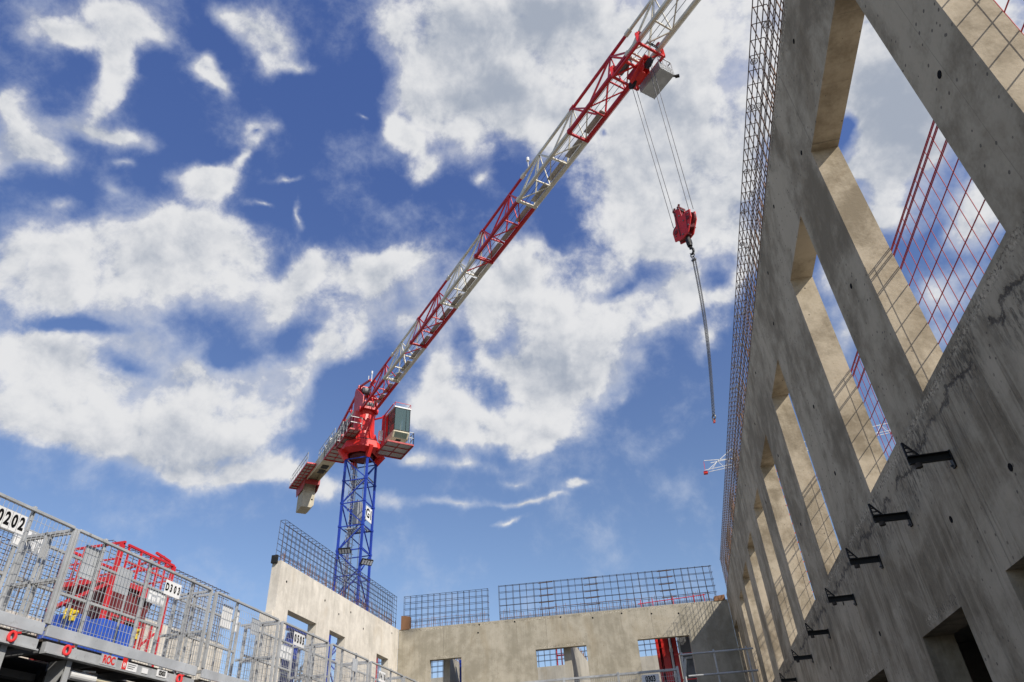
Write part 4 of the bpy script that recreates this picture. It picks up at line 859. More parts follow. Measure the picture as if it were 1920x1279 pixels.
# trolley
tr = build(MB(), 'trolley', 'bright_red_paint', cr)
T0, T1 = 38.9, 41.0
mb = MB()
for s in (-1, 1):
    mb.bar(K(T0, s*.78, 30.75), K(T1, s*.78, 30.75), .11, .13)
    for a in (T0, T1): mb.bar(K(a, s*.78, 30.7), K(a, s*.78, 31.55), .13, .16); mb.bar(K(a, s*.78, 31.5), K(a, s*.62, 31.62), .2, .14)
for a in (T0, T1, 39.9): mb.bar(K(a, -.78, 30.72), K(a, .78, 30.72), .11, .12)
mb.bar(K(T0, -.78, 30.75), K(T1, .5, 30.72), .07)
build(mb, 'trolley_frame', 'bright_red_paint', tr)
mb = MB(); mb.prism([K(39.35, -.05, 30.1), K(40.3, -.05, 30.1), K(40.45, -.05, 30.95), K(39.2, -.05, 30.95)], jn*.05); mb.prism([K(39.35, .30, 30.1), K(40.3, .30, 30.1), K(40.45, .30, 30.95), K(39.2, .30, 30.95)], jn*.05); mb.bar(K(39.1, .13, 30.85), K(40.6, .13, 30.85), .38, .12); mb.bar(K(39.3, .13, 30.2), K(40.1, .13, 30.2), .34, .16)
mb.bar(K(39.4, -.2, 30.0), K(40.5, -.2, 30.5), .12)
build(mb, 'sheave_housing', 'bright_red_paint', tr, bevel=.03)
for a in (T0, T1):
    for s in (-1, 1):
        mb = MB(); mb.tube([K(a, s*.55, 31.56), K(a, s*.7, 31.56)], .17, 12); build(mb, 'trolley_wheel', 'dull_red_paint', tr)
for a in (39.3, 40.6):
    mb = MB(); mb.tube([K(a, .0, 30.2), K(a, .1, 30.2)], .28, 16); build(mb, 'sheave', 'dark_steel', tr)
mb = MB(); mb.tube([K(39.1, -.5, 31.0), K(39.9, -.5, 31.0)], .2, 12); build(mb, 'trolley_motor', 'grey_steel', tr)
mb = MB()
for i in range(5): 
    p = K(41.0, .1*i, 31.3); mb.torus(p, jd, .12, .018, 10, 4)
build(mb, 'cable_loop', 'dark_steel', tr)
bk0, bk1, q0, q1 = 39.2, 40.75, .62, 1.50
bs = build(MB().prism([K(bk0, q0, 30.0), K(bk1, q0, 30.0), K(bk1, q1, 30.0), K(bk0, q1, 30.0)], (0, 0, .03)), 'service_basket', 'galvanised_pale', tr)
mb = MB()
cs = [K(bk0, q0, 30), K(bk1, q0, 30), K(bk1, q1, 30), K(bk0, q1, 30)]
for i in range(4):
    p, q = cs[i], cs[(i+1) % 4]; U = Vector((0, 0, 1))
    mb.bar(p+U*1.05, q+U*1.05, .045); mb.bar(p, p+U*1.05, .045); mb.prism([p, q, q+U*.55, p+U*.55], (cs[0]-cs[2]).normalized()*.012 if False else Vector((0, 0, .001))+(K(0, 1, 0)-K(0, 0, 0))*.01)
    for t in (.33, .66): mb.bar(p.lerp(q, t), p.lerp(q, t)+U*1.05, .03)
build(mb, 'basket_side', 'galvanised_pale', bs)
mb = MB(); mb.bar(K(40.6, 1.45, 30.1), K(40.75, 1.62, 30.0), .07); mb.bar(K(40.72, 1.58, 29.98), K(40.88, 1.70, 29.93), .14, .10); build(mb, 'basket_lamp', 'dark_steel', bs)
# hoist ropes
HB = K(39.95, .12, 0)
for a in (39.2, 39.42, 40.52, 40.74):
    mb = MB(); mb.tube([K(a, .05, 30.3), K(a+(.22 if a < 40 else -.10), .1, 20.0)], .015, 5); build(mb, 'hoist_rope', 'wire_rope', cr)

# ---------------- hook block ----------------
hb = thing('hook_block', 'bright red hook block hanging from four ropes under the jib', 'hook block', (HB.x, HB.y, 19.0))
def H(a, c, z): return K(39.98+a*.76, .12+c, (19.0+(z-19.0)*.80) if z > 19.0 else z)
mb = MB()
for s in (-.16, .12):
    mb.prism([H(-.30, s, 20.95), H(.12, s, 21.0), H(.16, s, 20.3), H(.52, s, 20.35), H(.78, s, 20.25), H(.74, s, 19.75), H(.30, s, 19.05), H(-.15, s, 18.95), H(-.72, s, 19.15), H(-.74, s, 19.75), H(-.42, s, 19.95)], jn*.05)
build(mb, 'side_plate', 'hook_red', hb, bevel=.012)
for (a, z) in ((-.55, 19.4), (-.2, 20.7), (.0, 20.4), (.6, 20.1), (.45, 19.4), (-.05, 19.15), (.2, 19.9), (-.4, 19.75), (.08, 20.85)):
    mb = MB(); mb.tube([H(a, -.20, z), H(a, .21, z)], .032, 8); build(mb, 'bolt', 'grey_steel', hb)
for (a, z) in ((-.50, 19.62), (.52, 19.85)):
    mb = MB(); mb.tube([H(a, -.185, z), H(a, .20, z)], .09, 14); build(mb, 'sheave_pin', 'dark_red_paint', hb)
mb = MB(); mb.bar(H(-.2, 0, 19.2), H(-.2, 0, 20.9), .22, .34); mb.bar(H(.35, 0, 19.3), H(.5, 0, 20.2), .22, .3); mb.bar(H(-.55, 0, 19.2), H(.2, 0, 19.1), .22, .12)
for a in (-.28, .08): mb.bar(H(a, -.2, 20.95), H(a, .2, 20.95), .10); mb.bar(H(a, -.15, 20.95), H(a+.1, -.15, 21.12), .07)
build(mb, 'block_body', 'dark_red_paint', hb, bevel=.01)
for a in (-.50, .52):
    mb = MB(); mb.tube([H(a, -.05, 19.85), H(a, .05, 19.85)], .27, 20); build(mb, 'sheave', 'dark_red_paint', hb)
mb = MB(); mb.tube([H(0, 0, 19.0), H(0, 0, 18.65), H(0, 0, 18.5)], [.08, .12, .10], 10); mb.bar(H(-.09, 0, 18.75), H(.09, 0, 18.75), .22, .22)
build(mb, 'swivel', 'dark_steel', hb)
mb = MB(); pts = [H(0, 0, 18.5)]
for k in range(12):
    t = math.pi*.55-k*.43; pts.append(H(.13*math.cos(t), 0, 18.22+.15*math.sin(t)))
mb.tube(pts, [.05]+[.05]*8+[.04, .03, .02, .015], 8); build(mb, 'hook', 'dark_steel', hb, smooth=True)

# ---------------- lifting chain hung on the hook ----------------
ch = thing('lifting_chain', 'long double steel lifting chain dangling from the hook', 'chain', tuple(H(0, 0, 11.0)))
top = H(0, 0, 18.08); botp = Vector((2.586, 21.3, 10.788))*(Vector((top.x, top.y, 0)).length/Vector((2.586, 21.3, 0)).length)
mb = MB(); mb.torus(top-Vector((0, 0, .05)), jn, .10, .022, 16, 6, 1.0); build(mb, 'master_link', 'chain_steel', ch)
mb = MB(); mb.torus(top-Vector((0, 0, .22)), jd, .085, .02, 14, 6); mb.bar(top-Vector((0, 0, .30))-jd*.10, top-Vector((0, 0, .30))+jd*.10, .09, .07); build(mb, 'coupling', 'chain_steel', ch)
def cpt(t, off):
    p = (top-Vector((0, 0, .34))).lerp(botp, t); sag = math.sin(math.pi*t)*.16
    return p+jd*(off*(1-.55*t)+sag)+Vector((0, 0, 0))
for off in (-.062, .062):
    mb = MB(); nL = 118
    for i in range(nL):
        p = cpt(i/nL, off); q = cpt((i+1.28)/nL, off); d = (q-p).normalized()
        ax = jn if i % 2 else jd; a = d.cross(ax).normalized()
        w = .030; r = .0115; m = (p+q)/2; L_ = (q-p).length/2
        loop = [m+a*w*x+d*L_*y for x, y in ((1, .55), (.75, .85), (0, 1), (-.75, .85), (-1, .55), (-1, -.55), (-.75, -.85), (0, -1), (.75, -.85), (1, -.55), (1, .55))]
        mb.tube(loop, r, 4, cap=False)
    build(mb, 'chain_leg', 'chain_steel', ch)
mb = MB(); mb.torus(botp-Vector((0, 0, .05)), jn, .07, .025, 12, 6); mb.torus(botp-Vector((.02, 0, .16)), jd, .06, .022, 12, 6); build(mb, 'end_hook', 'chain_steel', ch)
mb = MB(); mb.bar(botp-Vector((.03, 0, .16)), botp-Vector((.03, 0, .26)), .07); build(mb, 'hook_latch', 'dull_red_paint', ch)

# ---------------- distant second crane, far beyond the right wall ----------------
fc = thing('tower_crane', 'tiny distant red and white crane behind the rebar of the right wall', 'crane', (28.93, 150, GROUND_Z), None)
mb = MB(); fx, fy = 28.93, 150.0
for dx in (-.9, .9):
    for dy in (-.9, .9): mb.bar((fx+dx, fy+dy, GROUND_Z), (fx+dx, fy+dy, 62), .16)
z = 0
while z < 62:
    for s in (-.9, .9): mb.bar((fx-.9, fy+s, z), (fx+.9, fy+s, z+2), .10); mb.bar((fx+s, fy-.9, z+2), (fx+s, fy+.9, z), .10)
    z += 2
build(mb, 'mast', 'bright_red_paint', fc)
mb = MB(); 
for s in (-.7, .7): mb.bar((13.3, fy+s, 62.6), (62, fy+s, 66.3), .10)
mb.bar((15, fy, 64.4), (60, fy, 68.2), .12)
x = 15
while x < 60:
    zz = 62.73+(x-15)*.0765
    for s in (-.7, .7): mb.bar((x, fy+s, zz), (x+1.5, fy, zz+1.9), .055); mb.bar((x+1.5, fy, zz+1.9), (x+3, fy+s, zz+.23), .055)
    x += 3
build(mb, 'jib', 'white_paint', fc)
mb = MB(); mb.box(13.0, 13.9, fy-.5, fy+.5, 62.0, 62.5); mb.bar((13.4, fy, 62.5), (13.6, fy, 65.0), .09); build(mb, 'jib_end', 'bright_red_paint', fc)
mb = MB(); mb.bar((13.7, fy, 65.2), (22, fy, 64.5), .12); mb.bar((14, fy, 62.8), (20.5, fy, 67.2), .12); mb.bar((20.5, fy, 67.2), (20.5, fy, 64.0), .12); build(mb, 'stay', 'white_paint', fc)
build(MB().box(54.0, 54.9, fy-.4, fy+.4, 65.1, 65.6), 'trolley', 'bright_red_paint', fc)

# ---------------- galvanised formwork platforms along the left ----------------
FX, BX = -6.0, -6.66; ZTOP, ZTOE, ZDECK = 2.83, 1.87, 1.75
def wire_panel(x, y0, y1, z0, z1, dy=.052, dz=.105, r=.0017):
    mb = MB(); y = y0+dy*.5
    while y < y1: mb.bar((x, y, z0), (x, y, z1), r*2); y += dy
    z = z0+dz*.3
    while z < z1: mb.bar((x-.004, y0, z), (x-.004, y1, z), r*2); z += dz
    return mb
def plate_sign(par, y0, y1, z0, z1, s, x=FX+.045, h=None, nplates=1, cut=None):
    sg = build(MB().box(x, x+.008, y0, y1, z0, z1), 'number_sign', 'white_sign', par)
    n = len(s); w = (y1-y0)/n; h = h or (z1-z0)*.66
    for i, c in enumerate(s):
        text('digit', c, h, (x+.0095, y0+w*(i+.5), (z0+z1)/2), (0, 1, 0), (0, 0, 1), 'black_ink', sg, wide=min(.7, w/h*1.05), bold=.035)
    if nplates > 1:
        mb = MB()
        for i in range(1, n): mb.box(x+.0085, x+.010, y0+w*i-.0015, y0+w*i+.0015, z0, z1)
        build(mb, 'plate_joint', 'grey_steel', sg)
    return sg
def platform(y0, y1, posts, label, blanks=(), hooks=True, extra=None, nback=2, lowdetail=False):
    t = thing('work_platform', label, 'platform', (-6.33, (y0+y1)/2, ZDECK), 'galvanised mesh-sided work platforms along the left')
    # front and back guard frames
    for nm, x, zt in (('front_guard', FX, ZTOP), ('back_guard', BX, ZTOP+.01)):
        fr = MB(); P_ = [y0, y1]+list(posts) if x == FX else [y0+.05, y1-.05]+[y0+(y1-y0)*(k+1)/(nback+1)+.07 for k in range(nback)]
        for y in P_[:2]: fr.box(x-.02, x+.02, y-.015, y+.015, ZTOE if x == FX else ZDECK, zt)
        fr.box(x-.018, x+.018, y0+.02, y1-.02, zt-.014, zt+.014)
        if x == BX: fr.box(x-.018, x+.018, y0+.07, y1-.07, 2.40, 2.43)
        g_ = build(fr, nm, 'galvanised', t, bevel=.003)
        build(wire_panel(x, y0+.02, y1-.02, ZTOE if x == FX else ZDECK+.05, zt-.02, r=.0017 if x == FX else .0012), 'wire_mesh', 'galvanised_pale' if x == FX else 'grey_steel', g_)
        for y in P_[2:]:
            build(MB().box(x-.05 if x == FX else x-.03, x-.018, y-.017, y+.017, ZDECK-.06, zt+.05), 'post', 'galvanised', t, bevel=.003)
    for y in (y0+.01, y1-.01):
        mb = MB()
        for z in (ZDECK+.08, 2.3, ZTOP-.02): mb.bar((FX-.02, y, z), (BX+.02, y, z), .028)
        mb.bar(((FX+BX)/2, y, ZDECK), ((FX+BX)/2, y, ZTOP), .028)
        if y < y0+.1:
            z = ZDECK+.1
            while z < ZTOP: mb.bar((FX-.02, y, z), (BX+.02, y, z), .004); z += .105
            x = BX+.06
            while x < FX: mb.bar((x, y, ZDECK), (x, y, ZTOP), .004); x += .052
        build(mb, 'end_gate', 'galvanised', t)
    build(MB().box(FX-.012, FX+.012, y0+.0, y1, ZDECK+.012, ZTOE), 'toe_board', 'galvanised_pale', t, bevel=.003)
    mb = MB().box(FX-.03, FX+.02, y0+.03, y1-.03, ZDECK-.125, ZDECK-.035); mb.box(FX-.03, FX+.05, y0+.03, y1-.03, ZDECK-.14, ZDECK-.126)
    build(mb, 'edge_beam', 'galvanised', t)
    build(MB().box(BX-.02, FX-.032, y0+.02, y1-.02, ZDECK-.03, ZDECK), 'deck', 'plywood', t)
    for k in range(4):
        y = y0+.1+(y1-y0-.2)*k/3; build(MB().box(BX-.02, FX-.035, y-.03, y+.03, ZDECK-.12, ZDECK-.032), 'deck_joist', 'grey_steel', t)
    for y in (y0+.42, y1-.35):
        br = MB()
        for s in (-.035, .027): br.prism([(FX-.02, y+s, ZDECK-.14), (FX-.02, y+s, ZDECK-.24), (FX-.13, y+s, ZDECK-.42), (FX-.22, y+s, ZDECK-.42), (FX-.22, y+s, ZDECK-.14)], (0, .008, 0))
        br.box(FX-.03, FX-.015, y-.035, y+.035, ZDECK-.40, ZDECK-.13)
        b_ = build(br, 'support_bracket', 'galvanised', t)
    if hooks:
        for y in (y0+.28, y1-.36):
            mb = MB(); mb.torus((FX+.045, y, ZDECK-.075), (.8, -.6, .25), .044, .015, 18, 8, .62); mb.bar((FX+.02, y+.02, ZDECK-.035), (FX+.02, y+.10, ZDECK-.02), .022, .018)
            build(mb, 'lifting_ring', 'hook_red', t)
    for (kind, a, b, za, zb, x) in blanks:
        if kind == 'grey': build(MB().box(x, x+.006, a, b, za, zb), 'blank_plate', 'galvanised_pale', t)
        elif kind == 'white': build(MB().box(x, x+.006, a, b, za, zb), 'blank_plate', 'white_sign', t)
        else:                                     # back of a number sign: white hoops crossing on a clear plate
            sb = build(MB().box(x-.006, x, a, b, za, zb), 'sign_back', 'galvanised_pale', t)
            mb = MB(); w = (b-a)/2
            for k in range(2):
                c = a+w*(k+.5)
                for s in (-1, 1): mb.add([(x+.002, c-w*.42, za+.02), (x+.002, c-w*.12, za+.02), (x+.002, c+s*w*.05, (za+zb)/2), (x+.002, c-w*.42, (za+zb)/2)], [(0, 1, 2, 3)]) if s < 0 else mb.add([(x+.002, c+w*.42, zb-.02), (x+.002, c+w*.12, zb-.02), (x+.002, c-w*.05, (za+zb)/2+.01), (x+.002, c+w*.42, (za+zb)/2+.01)], [(0, 1, 2, 3)])
                mb.add([(x+.002, c-w*.40, zb-.02), (x+.002, c-w*.08, zb-.02), (x+.002, c-w*.02, (za+zb)/2+.02), (x+.002, c-w*.40, (za+zb)/2+.02)], [(0, 1, 2, 3)])
                mb.add([(x+.002, c+w*.40, za+.02), (x+.002, c+w*.08, za+.02), (x+.002, c+w*.02, (za+zb)/2-.02), (x+.002, c+w*.40, (za+zb)/2-.02)], [(0, 1, 2, 3)])
            build(mb, 'backing_strips', 'white_sign', sb)
    if extra: extra(t)
    return t
def ex0(t): plate_sign(t, 4.93, 5.265, 2.54, 2.715, '0202', h=.115, nplates=4)
def ex1(t):
    plate_sign(t, 7.43, 7.73, 2.53, 2.70, 'D303', h=.085)
    roc = build(MB().box(FX+.022, FX+.028, 6.73, 6.97, 1.635, 1.735), 'maker_plate', 'galvanised_pale', t)
    text('lettering', 'ROC', .075, (FX+.0295, 6.85, 1.685), (0, 1, 0), (0, 0, 1), 'bright_red_paint', roc, wide=.8, bold=.03)
    w = build(MB().box(FX+.022, FX+.027, 7.06, 7.31, 1.635, 1.715), 'sticker', 'white_sign', t)
    build(MB().box(FX+.0275, FX+.029, 7.06, 7.13, 1.636, 1.75), 'red_emblem', 'bright_red_paint', w); text('letter', 'H', .045, (FX+.0302, 7.095, 1.675), (0, 1, 0), (0, 0, 1), 'white_sign', w, wide=.8)
    mb = MB()
    for k in range(3): mb.box(FX+.0275, FX+.029, 7.15, 7.29-.02*k, 1.695-.02*k, 1.702-.02*k)
    build(mb, 'small_print', 'grey_steel', w)
    build(MB().box(FX+.022, FX+.027, 7.40, 7.50, 1.645, 1.70), 'sticker', 'white_sign', t)
    d = build(MB().box(FX+.022, FX+.027, 7.66, 7.84, 1.65, 1.725), 'number_sticker', 'white_sign', t)
    text('digits', '0303', .05, (FX+.0285, 7.75, 1.688), (0, 1, 0), (0, 0, 1), 'black_ink', d, wide=.85)
def ex3(t): plate_sign(t, 10.69, 11.05, 2.55, 2.745, '0505', h=.11)
def ex5(t): plate_sign(t, 14.28, 14.62, 2.52, 2.71, '0418', h=.11)
platform(3.3, 5.91, (5.38, 4.3), 'mesh platform with the 0202 number sign, cut by the left edge of the photo', blanks=(('x', 5.78, 6.22, 2.70, 2.92, BX+.03),), extra=ex0)
platform(5.95, 8.42, (6.40, 7.19, 8.05), 'mesh platform with the D303 number sign and blue base visible behind', extra=ex1,
         blanks=(('grey', 6.20, 6.44, 2.42, 2.76, FX-.08), ('grey', 6.73, 6.98, 2.40, 2.68, FX-.07), ('x', 8.02, 8.38, 2.66, 2.86, BX+.0)))
platform(8.54, 10.24, (9.12,), 'mesh platform with two blank white plates, right after the one marked D303', blanks=(('white', 8.86, 9.10, 2.46, 2.76, FX-.08), ('white', 9.16, 9.28, 2.46, 2.76, FX-.08), ('grey', 9.62, 9.86, 2.52, 2.74, FX-.08)))
platform(10.36, 12.0, (11.48,), 'mesh platform with the 0505 number sign, in front of the pale wall end', extra=ex3, blanks=(('x', 11.5, 11.9, 2.55, 2.78, BX+.03),), nback=3)
platform(12.15, 13.82, (12.68, 13.3), 'mesh platform with one hanging grey plate, between signs 0505 and 0418', blanks=(('grey', 13.02, 13.24, 2.52, 2.74, FX+.03),))
platform(13.95, 15.75, (15.12,), 'mesh platform with the 0418 number sign at the bottom edge', extra=ex5)
platform(15.85, 17.6, (16.6,), 'farthest mesh platform on the left, sinking below the bottom edge by the wall corner', hooks=False)

# formwork panels that carry the platforms
yy = 2.6
fp_l = ['dark formwork panel under the platform at the left edge', 'dark formwork panel under the platform marked D303', 'dark formwork panel under the platform after D303, mostly below the frame', 'dark formwork panel under the platform marked 0505, below the frame']
for i in range(4):
    a, b = (3.3, 5.9) if i == 0 else ((5.96, 8.45) if i == 1 else ((8.55, 10.2) if i == 2 else (10.36, 12.0)))
    t = thing('shuttering', fp_l[i], 'formwork', (-6.72, a, GROUND_Z), 'dark formwork panels under the platforms')
    build(MB().box(BX-.14, BX-.06, a-.02, b+.03, GROUND_Z, 1.72), 'sheet', 'dark_steel', t)
    mb = MB()
    for z in (-.8, 0, .6, 1.15, 1.5): mb.box(BX-.058, BX+.05, a+.02, b-.02, z, z+.07)
    build(mb, 'walers', 'grey_steel', t)
    mb = MB()
    for k in range(5): y = a+.1+(b-a-.2)*k/4; mb.box(BX+.052, BX+.10, y-.03, y+.03, GROUND_Z+.1, 1.60)
    build(mb, 'uprights', 'dark_steel', t)
pt = thing('push_pull_prop', 'white tubular brace under the platform marked D303', 'prop', (FX-.05, 6.5, 1.5))
mb = MB(); mb.tube([(FX-.08, 6.46, 1.50), (FX-.08, 6.82, 1.50)], .045, 16); build(mb, 'outer_tube', 'white_paint', pt)
mb = MB(); mb.tube([(FX-.08, 6.83, 1.50), (FX-.08, 8.7, 1.50)], .026, 12); build(mb, 'inner_tube', 'cream_paint', pt)
mb = MB(); mb.bar((FX-.06, 6.62, 1.55), (FX-.06, 6.80, 1.57), .016); build(mb, 'pin', 'white_paint', pt)
build(MB().box(FX-.12, FX-.04, 6.38, 6.455, 1.45, 1.56), 'end_fitting', 'grey_steel', pt)

# ---------------- red work tower behind the mesh ----------------
wt = thing('access_tower', 'red steel work tower with railings, dark hopper and blue base behind the mesh', 'work tower', (-8.9, 9.5, GROUND_Z))
x0, x1, y0, y1 = -9.52, -8.5, 9.38, 10.72
for (x, y) in ((x0, y0), (x1, y0), (x1, y1), (x0, y1)):
    build(MB().box(x-.03, x+.03, y-.03, y+.03, GROUND_Z, 4.11), 'corner_post', 'red_paint', wt)
mb = MB()
for z in (4.12, 3.86, 3.62):
    w = .036 if z > 4 else .024
    mb.bar((x0, y0, z), (x1+.05, y0, z), w); mb.bar((x0, y1, z), (x1, y1, z), w); mb.bar((x1, y0+.14, z), (x1, y1, z), w); mb.bar((x0, y0, z), (x0, y1, z), w)
for y in (9.55, 9.85, 10.1, 10.32, 10.5): mb.bar((x1, y, 3.55), (x1, y, 4.12), .028); mb.bar((x0, y+.05, 3.55), (x0, y+.05, 4.12), .03)
for x in (-9.2, -8.85): mb.bar((x, y0, 3.55), (x, y0, 4.12), .028)
mb.bar((x0, y1-.1, 4.12), (x1, y1-.3, 4.2), .03); mb.bar((x1, 10.2, 4.2), (x1, 10.6, 4.16), .035)
build(mb, 'guard_rails', 'red_paint', wt)
mb = MB(); mb.prism([(x0+.1, 9.6, 3.02), (x0+.1, 10.3, 3.02), (x0+.1, 10.55, 3.52), (x0+.1, 9.5, 3.52)], (.84, 0, 0))
for k in range(6): y = 9.62+k*.14; mb.box(x1-.076, x1-.045, y, y+.04, 3.0, 3.5)
build(mb, 'hopper', 'dark_red_paint', wt)
mb = MB(); mb.box(x0, x1+.01, y0-.02, 10.74, 3.50, 3.58); mb.box(x1-.02, x1+.03, 10.05, 10.45, 3.42, 3.62); mb.bar((x0, y0-.04, 3.15), (x1, y0-.04, 3.45), .06); build(mb, 'top_beam', 'red_paint', wt)
mb = MB(); mb.box(x0+.15, x1-.1, 9.6, 10.25, 2.2, 3.02)
for k in range(5): y = 9.6+k*.16; mb.bar((x1-.06, y, 2.3), (x1-.06, y+.03, 3.02), .04)
build(mb, 'hopper_legs', 'dark_steel', wt)
mb = MB()
for (a, b, z) in ((10.28, 10.68, 3.06), (10.28, 10.68, 2.60), (9.5, 10.2, 3.02)): mb.bar((x1+.02, a, z), (x1+.02, b, z), .028)
for y in (10.30, 10.48, 10.64, 9.52, 9.8, 10.18): mb.bar((x1+.02, y, 2.5), (x1+.02, y, 3.06), .035)
mb.bar((x1+.02, 10.30, 2.7), (x1+.02, 10.6, 2.95), .03)
build(mb, 'lower_frame', 'red_paint', wt)
for bx in (MB().box(x0+.03, x1-.42, y0-.10, y0+.22, 2.45, 3.05), MB().box(x1-.34, x1+.06, y0-.04, 10.12, 2.40, 2.93)):
    build(bx, 'base_tray', 'blue_box', wt, bevel=.012)
for x, y, z in ((-9.05, y0-.12, 3.06), (-8.93, y0-.12, 3.02), (x1+.08, 10.08, 2.86)):
    mb = MB(); mb.torus((x, y, z), (.7, -.7, 0), .042, .02, 10, 5); mb.box(x-.03, x+.03, y-.03, y+.03, z-.10, z-.03); mb.bar((x-.06, y, z), (x+.07, y, z+.03), .03)
    build(mb, 'clamp', 'yellow_paint', wt)

# things behind the left wall openings
bp_ = thing('raking_shore', 'blue raking shore seen through the left opening of the pale wall', 'prop', (-11.3, 20, GROUND_Z))
mb = MB(); mb.prism([(-11.2, 19.9, 5.1), (-11.2, 20.75, 5.1), (-11.2, 18.9, GROUND_Z), (-11.2, 18.1, GROUND_Z)], (-.12, 0, 0)); build(mb, 'shore_plate', 'blue_paint', bp_)
build(MB().box(-11.25, -11.0, 19.5, 21.2, 5.12, 5.22), 'head_beam', 'blue_paint', bp_)
sc_ = thing('scaffold_tower', 'galvanised scaffold tower behind the left opening of the pale wall', 'scaffold', (-10.6, 19, GROUND_Z))
mb = MB()
for x in (-11.0, -10.2):
    for y in (18.9, 19.7): mb.tube([(x, y, GROUND_Z), (x, y, 3.9)], .03, 6)
for z in (0, 1, 2, 3, 3.8):
    for x in (-11.0, -10.2): mb.bar((x, 18.9, z), (x, 19.7, z), .04); 
    for y in (18.9, 19.7): mb.bar((-11.0, y, z), (-10.2, y, z), .04)
    mb.bar((-10.2, 18.9, z), (-10.2, 19.7, z+1), .03)
build(mb, 'frame', 'galvanised', sc_)
rp = thing('steel_prop', 'slim red steel prop behind the small right opening of the pale wall', 'prop', (-11.2, 26.4, GROUND_Z))
mb = MB(); mb.bar((-11.2, 26.5, GROUND_Z), (-11.2, 26.5, 5.6), .12); mb.bar((-11.35, 26.5, 5.6), (-11.05, 26.5, 5.6), .14); build(mb, 'tube', 'bright_red_paint', rp)

# behind the end wall openings
gp = thing('shuttering', 'tall grey formwork panel behind the right opening of the end wall', 'formwork', (.6, 26.3, GROUND_Z))
build(MB().box(.10, .98, 26.2, 26.32, GROUND_Z, 5.9), 'sheet', 'grey_steel', gp)
mb = MB(); mb.box(.08, .16, 26.08, 26.198, GROUND_Z, 5.9); mb.box(.5, .54, 26.12, 26.198, GROUND_Z, 5.9); mb.box(.92, .98, 26.1, 26.198, GROUND_Z, 5.9)
for z in (2.6, 3.4, 4.3, 5.1): mb.box(.161, .919, 26.14, 26.198, z, z+.07)
build(mb, 'ribs', 'galvanised', gp)
mb = MB()
for z in (3.9, 3.1): mb.bar((-.1, 26.0, z+.55), (.75, 26.0, z+.55), .035); mb.bar((.6, 26.0, z), (.6, 26.0, z+.55), .05)
mb.box(.2, .8, 26.02, 26.07, 3.02, 3.32)
build(mb, 'red_fittings', 'bright_red_paint', gp)
st = build(MB().box(.25, .50, 26.0, 26.018, 3.06, 3.28), 'sticker', 'white_sign', gp); build(MB().box(.54, .76, 26.0, 26.018, 3.06, 3.28), 'sticker', 'white_sign', gp)
sh = thing('shoring_tower', 'red vertical shoring beams behind the right opening of the end wall', 'shoring', (-.2, 26.5, GROUND_Z))
for x, w in ((-.62, .10), (-.36, .24), (-.02, .16)): build(MB().box(x-w/2, x+w/2, 26.4, 26.6, GROUND_Z, 5.9), 'beam', 'bright_red_paint', sh)
build(MB().box(-.62, -.02, 26.62, 26.66, GROUND_Z, 5.9), 'back_sheet', 'dark_red_paint', sh)
mb = MB()
for z in (2.4, 3.2, 4.0, 4.8, 5.5): mb.bar((-.6, 26.5, z), (-.05, 26.5, z), .05); mb.bar((-.6, 26.52, z), (-.33, 26.52, z+.7), .035)
build(mb, 'cross_ties', 'dull_red_paint', sh)
mb = MB(); mb.tube([(-.17, 26.3, GROUND_Z), (-.17, 26.3, 5.9)], .04, 8)
for z in (3, 3.8, 4.6, 5.2): mb.tube([(-.17, 26.3, z), (-.17, 26.3, z+.1)], .06, 8)
build(mb, 'spindle', 'white_paint', sh)
bf = thing('shuttering', 'dark blue formwork frame with a grey brace behind the left opening of the end wall', 'formwork', (-7.2, 26, GROUND_Z))
mb = MB(); mb.box(-7.62, -7.48, 25.6, 25.75, GROUND_Z, 4.86); mb.box(-7.62, -6.9, 25.58, 25.70, 4.80, 4.92); build(mb, 'frame', 'blue_paint', bf)
mb = MB(); mb.bar((-7.5, 25.65, 4.3), (-7.1, 25.65, 4.78), .07); mb.box(-7.48, -6.9, 25.6, 25.68, 4.12, 4.22); build(mb, 'brace', 'grey_steel', bf)
rf = thing('guard_frame', 'small red guard frame far behind the middle opening of the end wall', 'guard', (-4, 31.5, 5.3))
mb = MB()
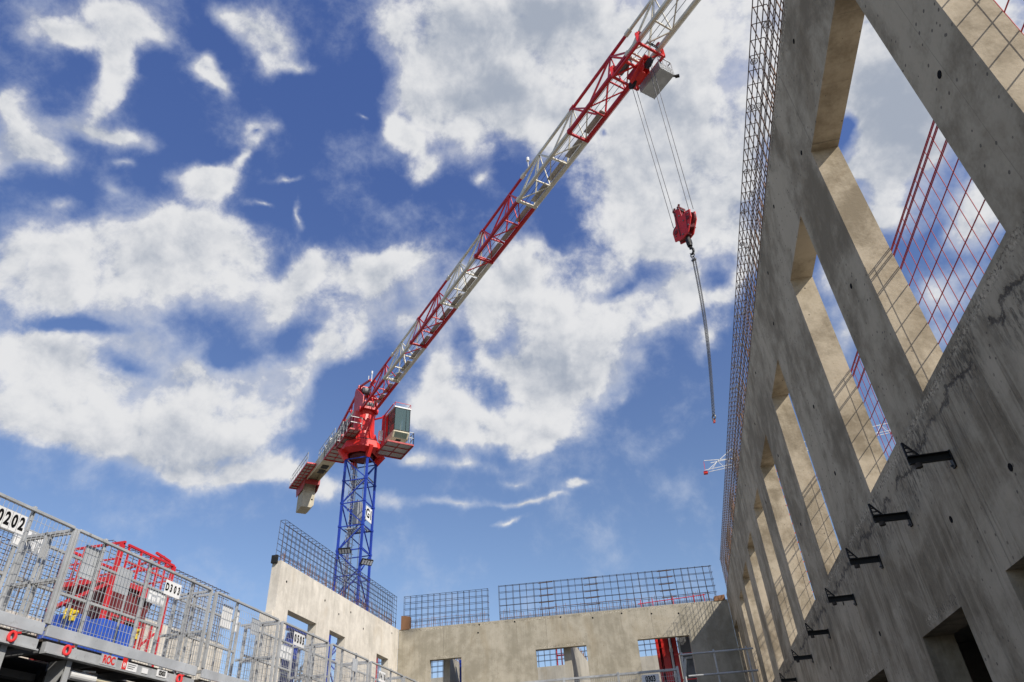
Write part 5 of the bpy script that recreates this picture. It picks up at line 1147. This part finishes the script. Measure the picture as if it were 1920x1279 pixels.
for x in (-5.0, -4.8, -4.6, -4.4, -3.2, -3.0): mb.bar((x, 31.4, 5.3), (x, 31.4, 6.3), .05)
mb.bar((-5.0, 31.4, 6.2), (-4.4, 31.4, 6.2), .05); mb.bar((-5.0, 31.4, 5.8), (-4.4, 31.4, 5.8), .05); mb.bar((-3.2, 31.4, 6.1), (-3.0, 31.4, 6.1), .05)
build(mb, 'rails', 'red_paint', rf)

# ---------------- far platform by the end wall and its handrail ----------------
fpf = thing('work_platform', 'mesh-sided platform at the bottom edge in front of the end wall', 'platform', (-1.5, 20, 2.0))
mb = MB()
for x in (-4.4, -3.05, -1.6, -.05): mb.box(x-.03, x+.03, 19.97, 20.03, 1.9, 3.14)
mb.bar((-4.4, 20, 3.11), (-.02, 20, 3.07), .05); mb.bar((-4.4, 20, 2.0), (0, 20, 2.0), .06)
build(mb, 'guard_frame', 'galvanised', fpf)
mb = MB(); x = -4.38
while x < -.05: mb.bar((x, 20, 2.0), (x, 20, 3.09), .006); x += .055
z = 2.05
while z < 3.08: mb.bar((-4.4, 20, z), (-.05, 20, z), .006); z += .11
build(mb, 'wire_mesh', 'galvanised_pale', fpf)
build(MB().box(-4.5, 0, 20.05, 20.8, 1.9, 1.96), 'deck', 'plywood', fpf)
sg = build(MB().box(-1.0, -.55, 19.93, 19.94, 2.78, 3.0), 'number_sign', 'white_sign', fpf)
text('digits', '0303', .13, (-.775, 19.925, 2.89), (1, 0, 0), (0, 0, 1), 'black_ink', sg, wide=.7)
hr = thing('handrail', 'grey two-bar scaffold handrail crossing to the right wall', 'handrail', (1, 20, 2.0))
mb = MB()
for a, b, z in ((.06, 1.94, 3.40), (.20, 1.94, 2.88)): mb.tube([(a, 20, z), (b, 20, z-.02)], .024, 8)
for x in (1.78, .95, .12): mb.tube([(x, 20.03, 1.9), (x, 20.03, 3.46)], .024, 8)
mb.tube([(-.1, 20.2, 1.9), (.2, 20.0, 3.3)], .03, 8)
build(mb, 'tubes', 'galvanised', hr)
build(MB().box(0.02, 1.99, 20.05, 20.8, 1.9, 1.96), 'deck', 'plywood', hr)
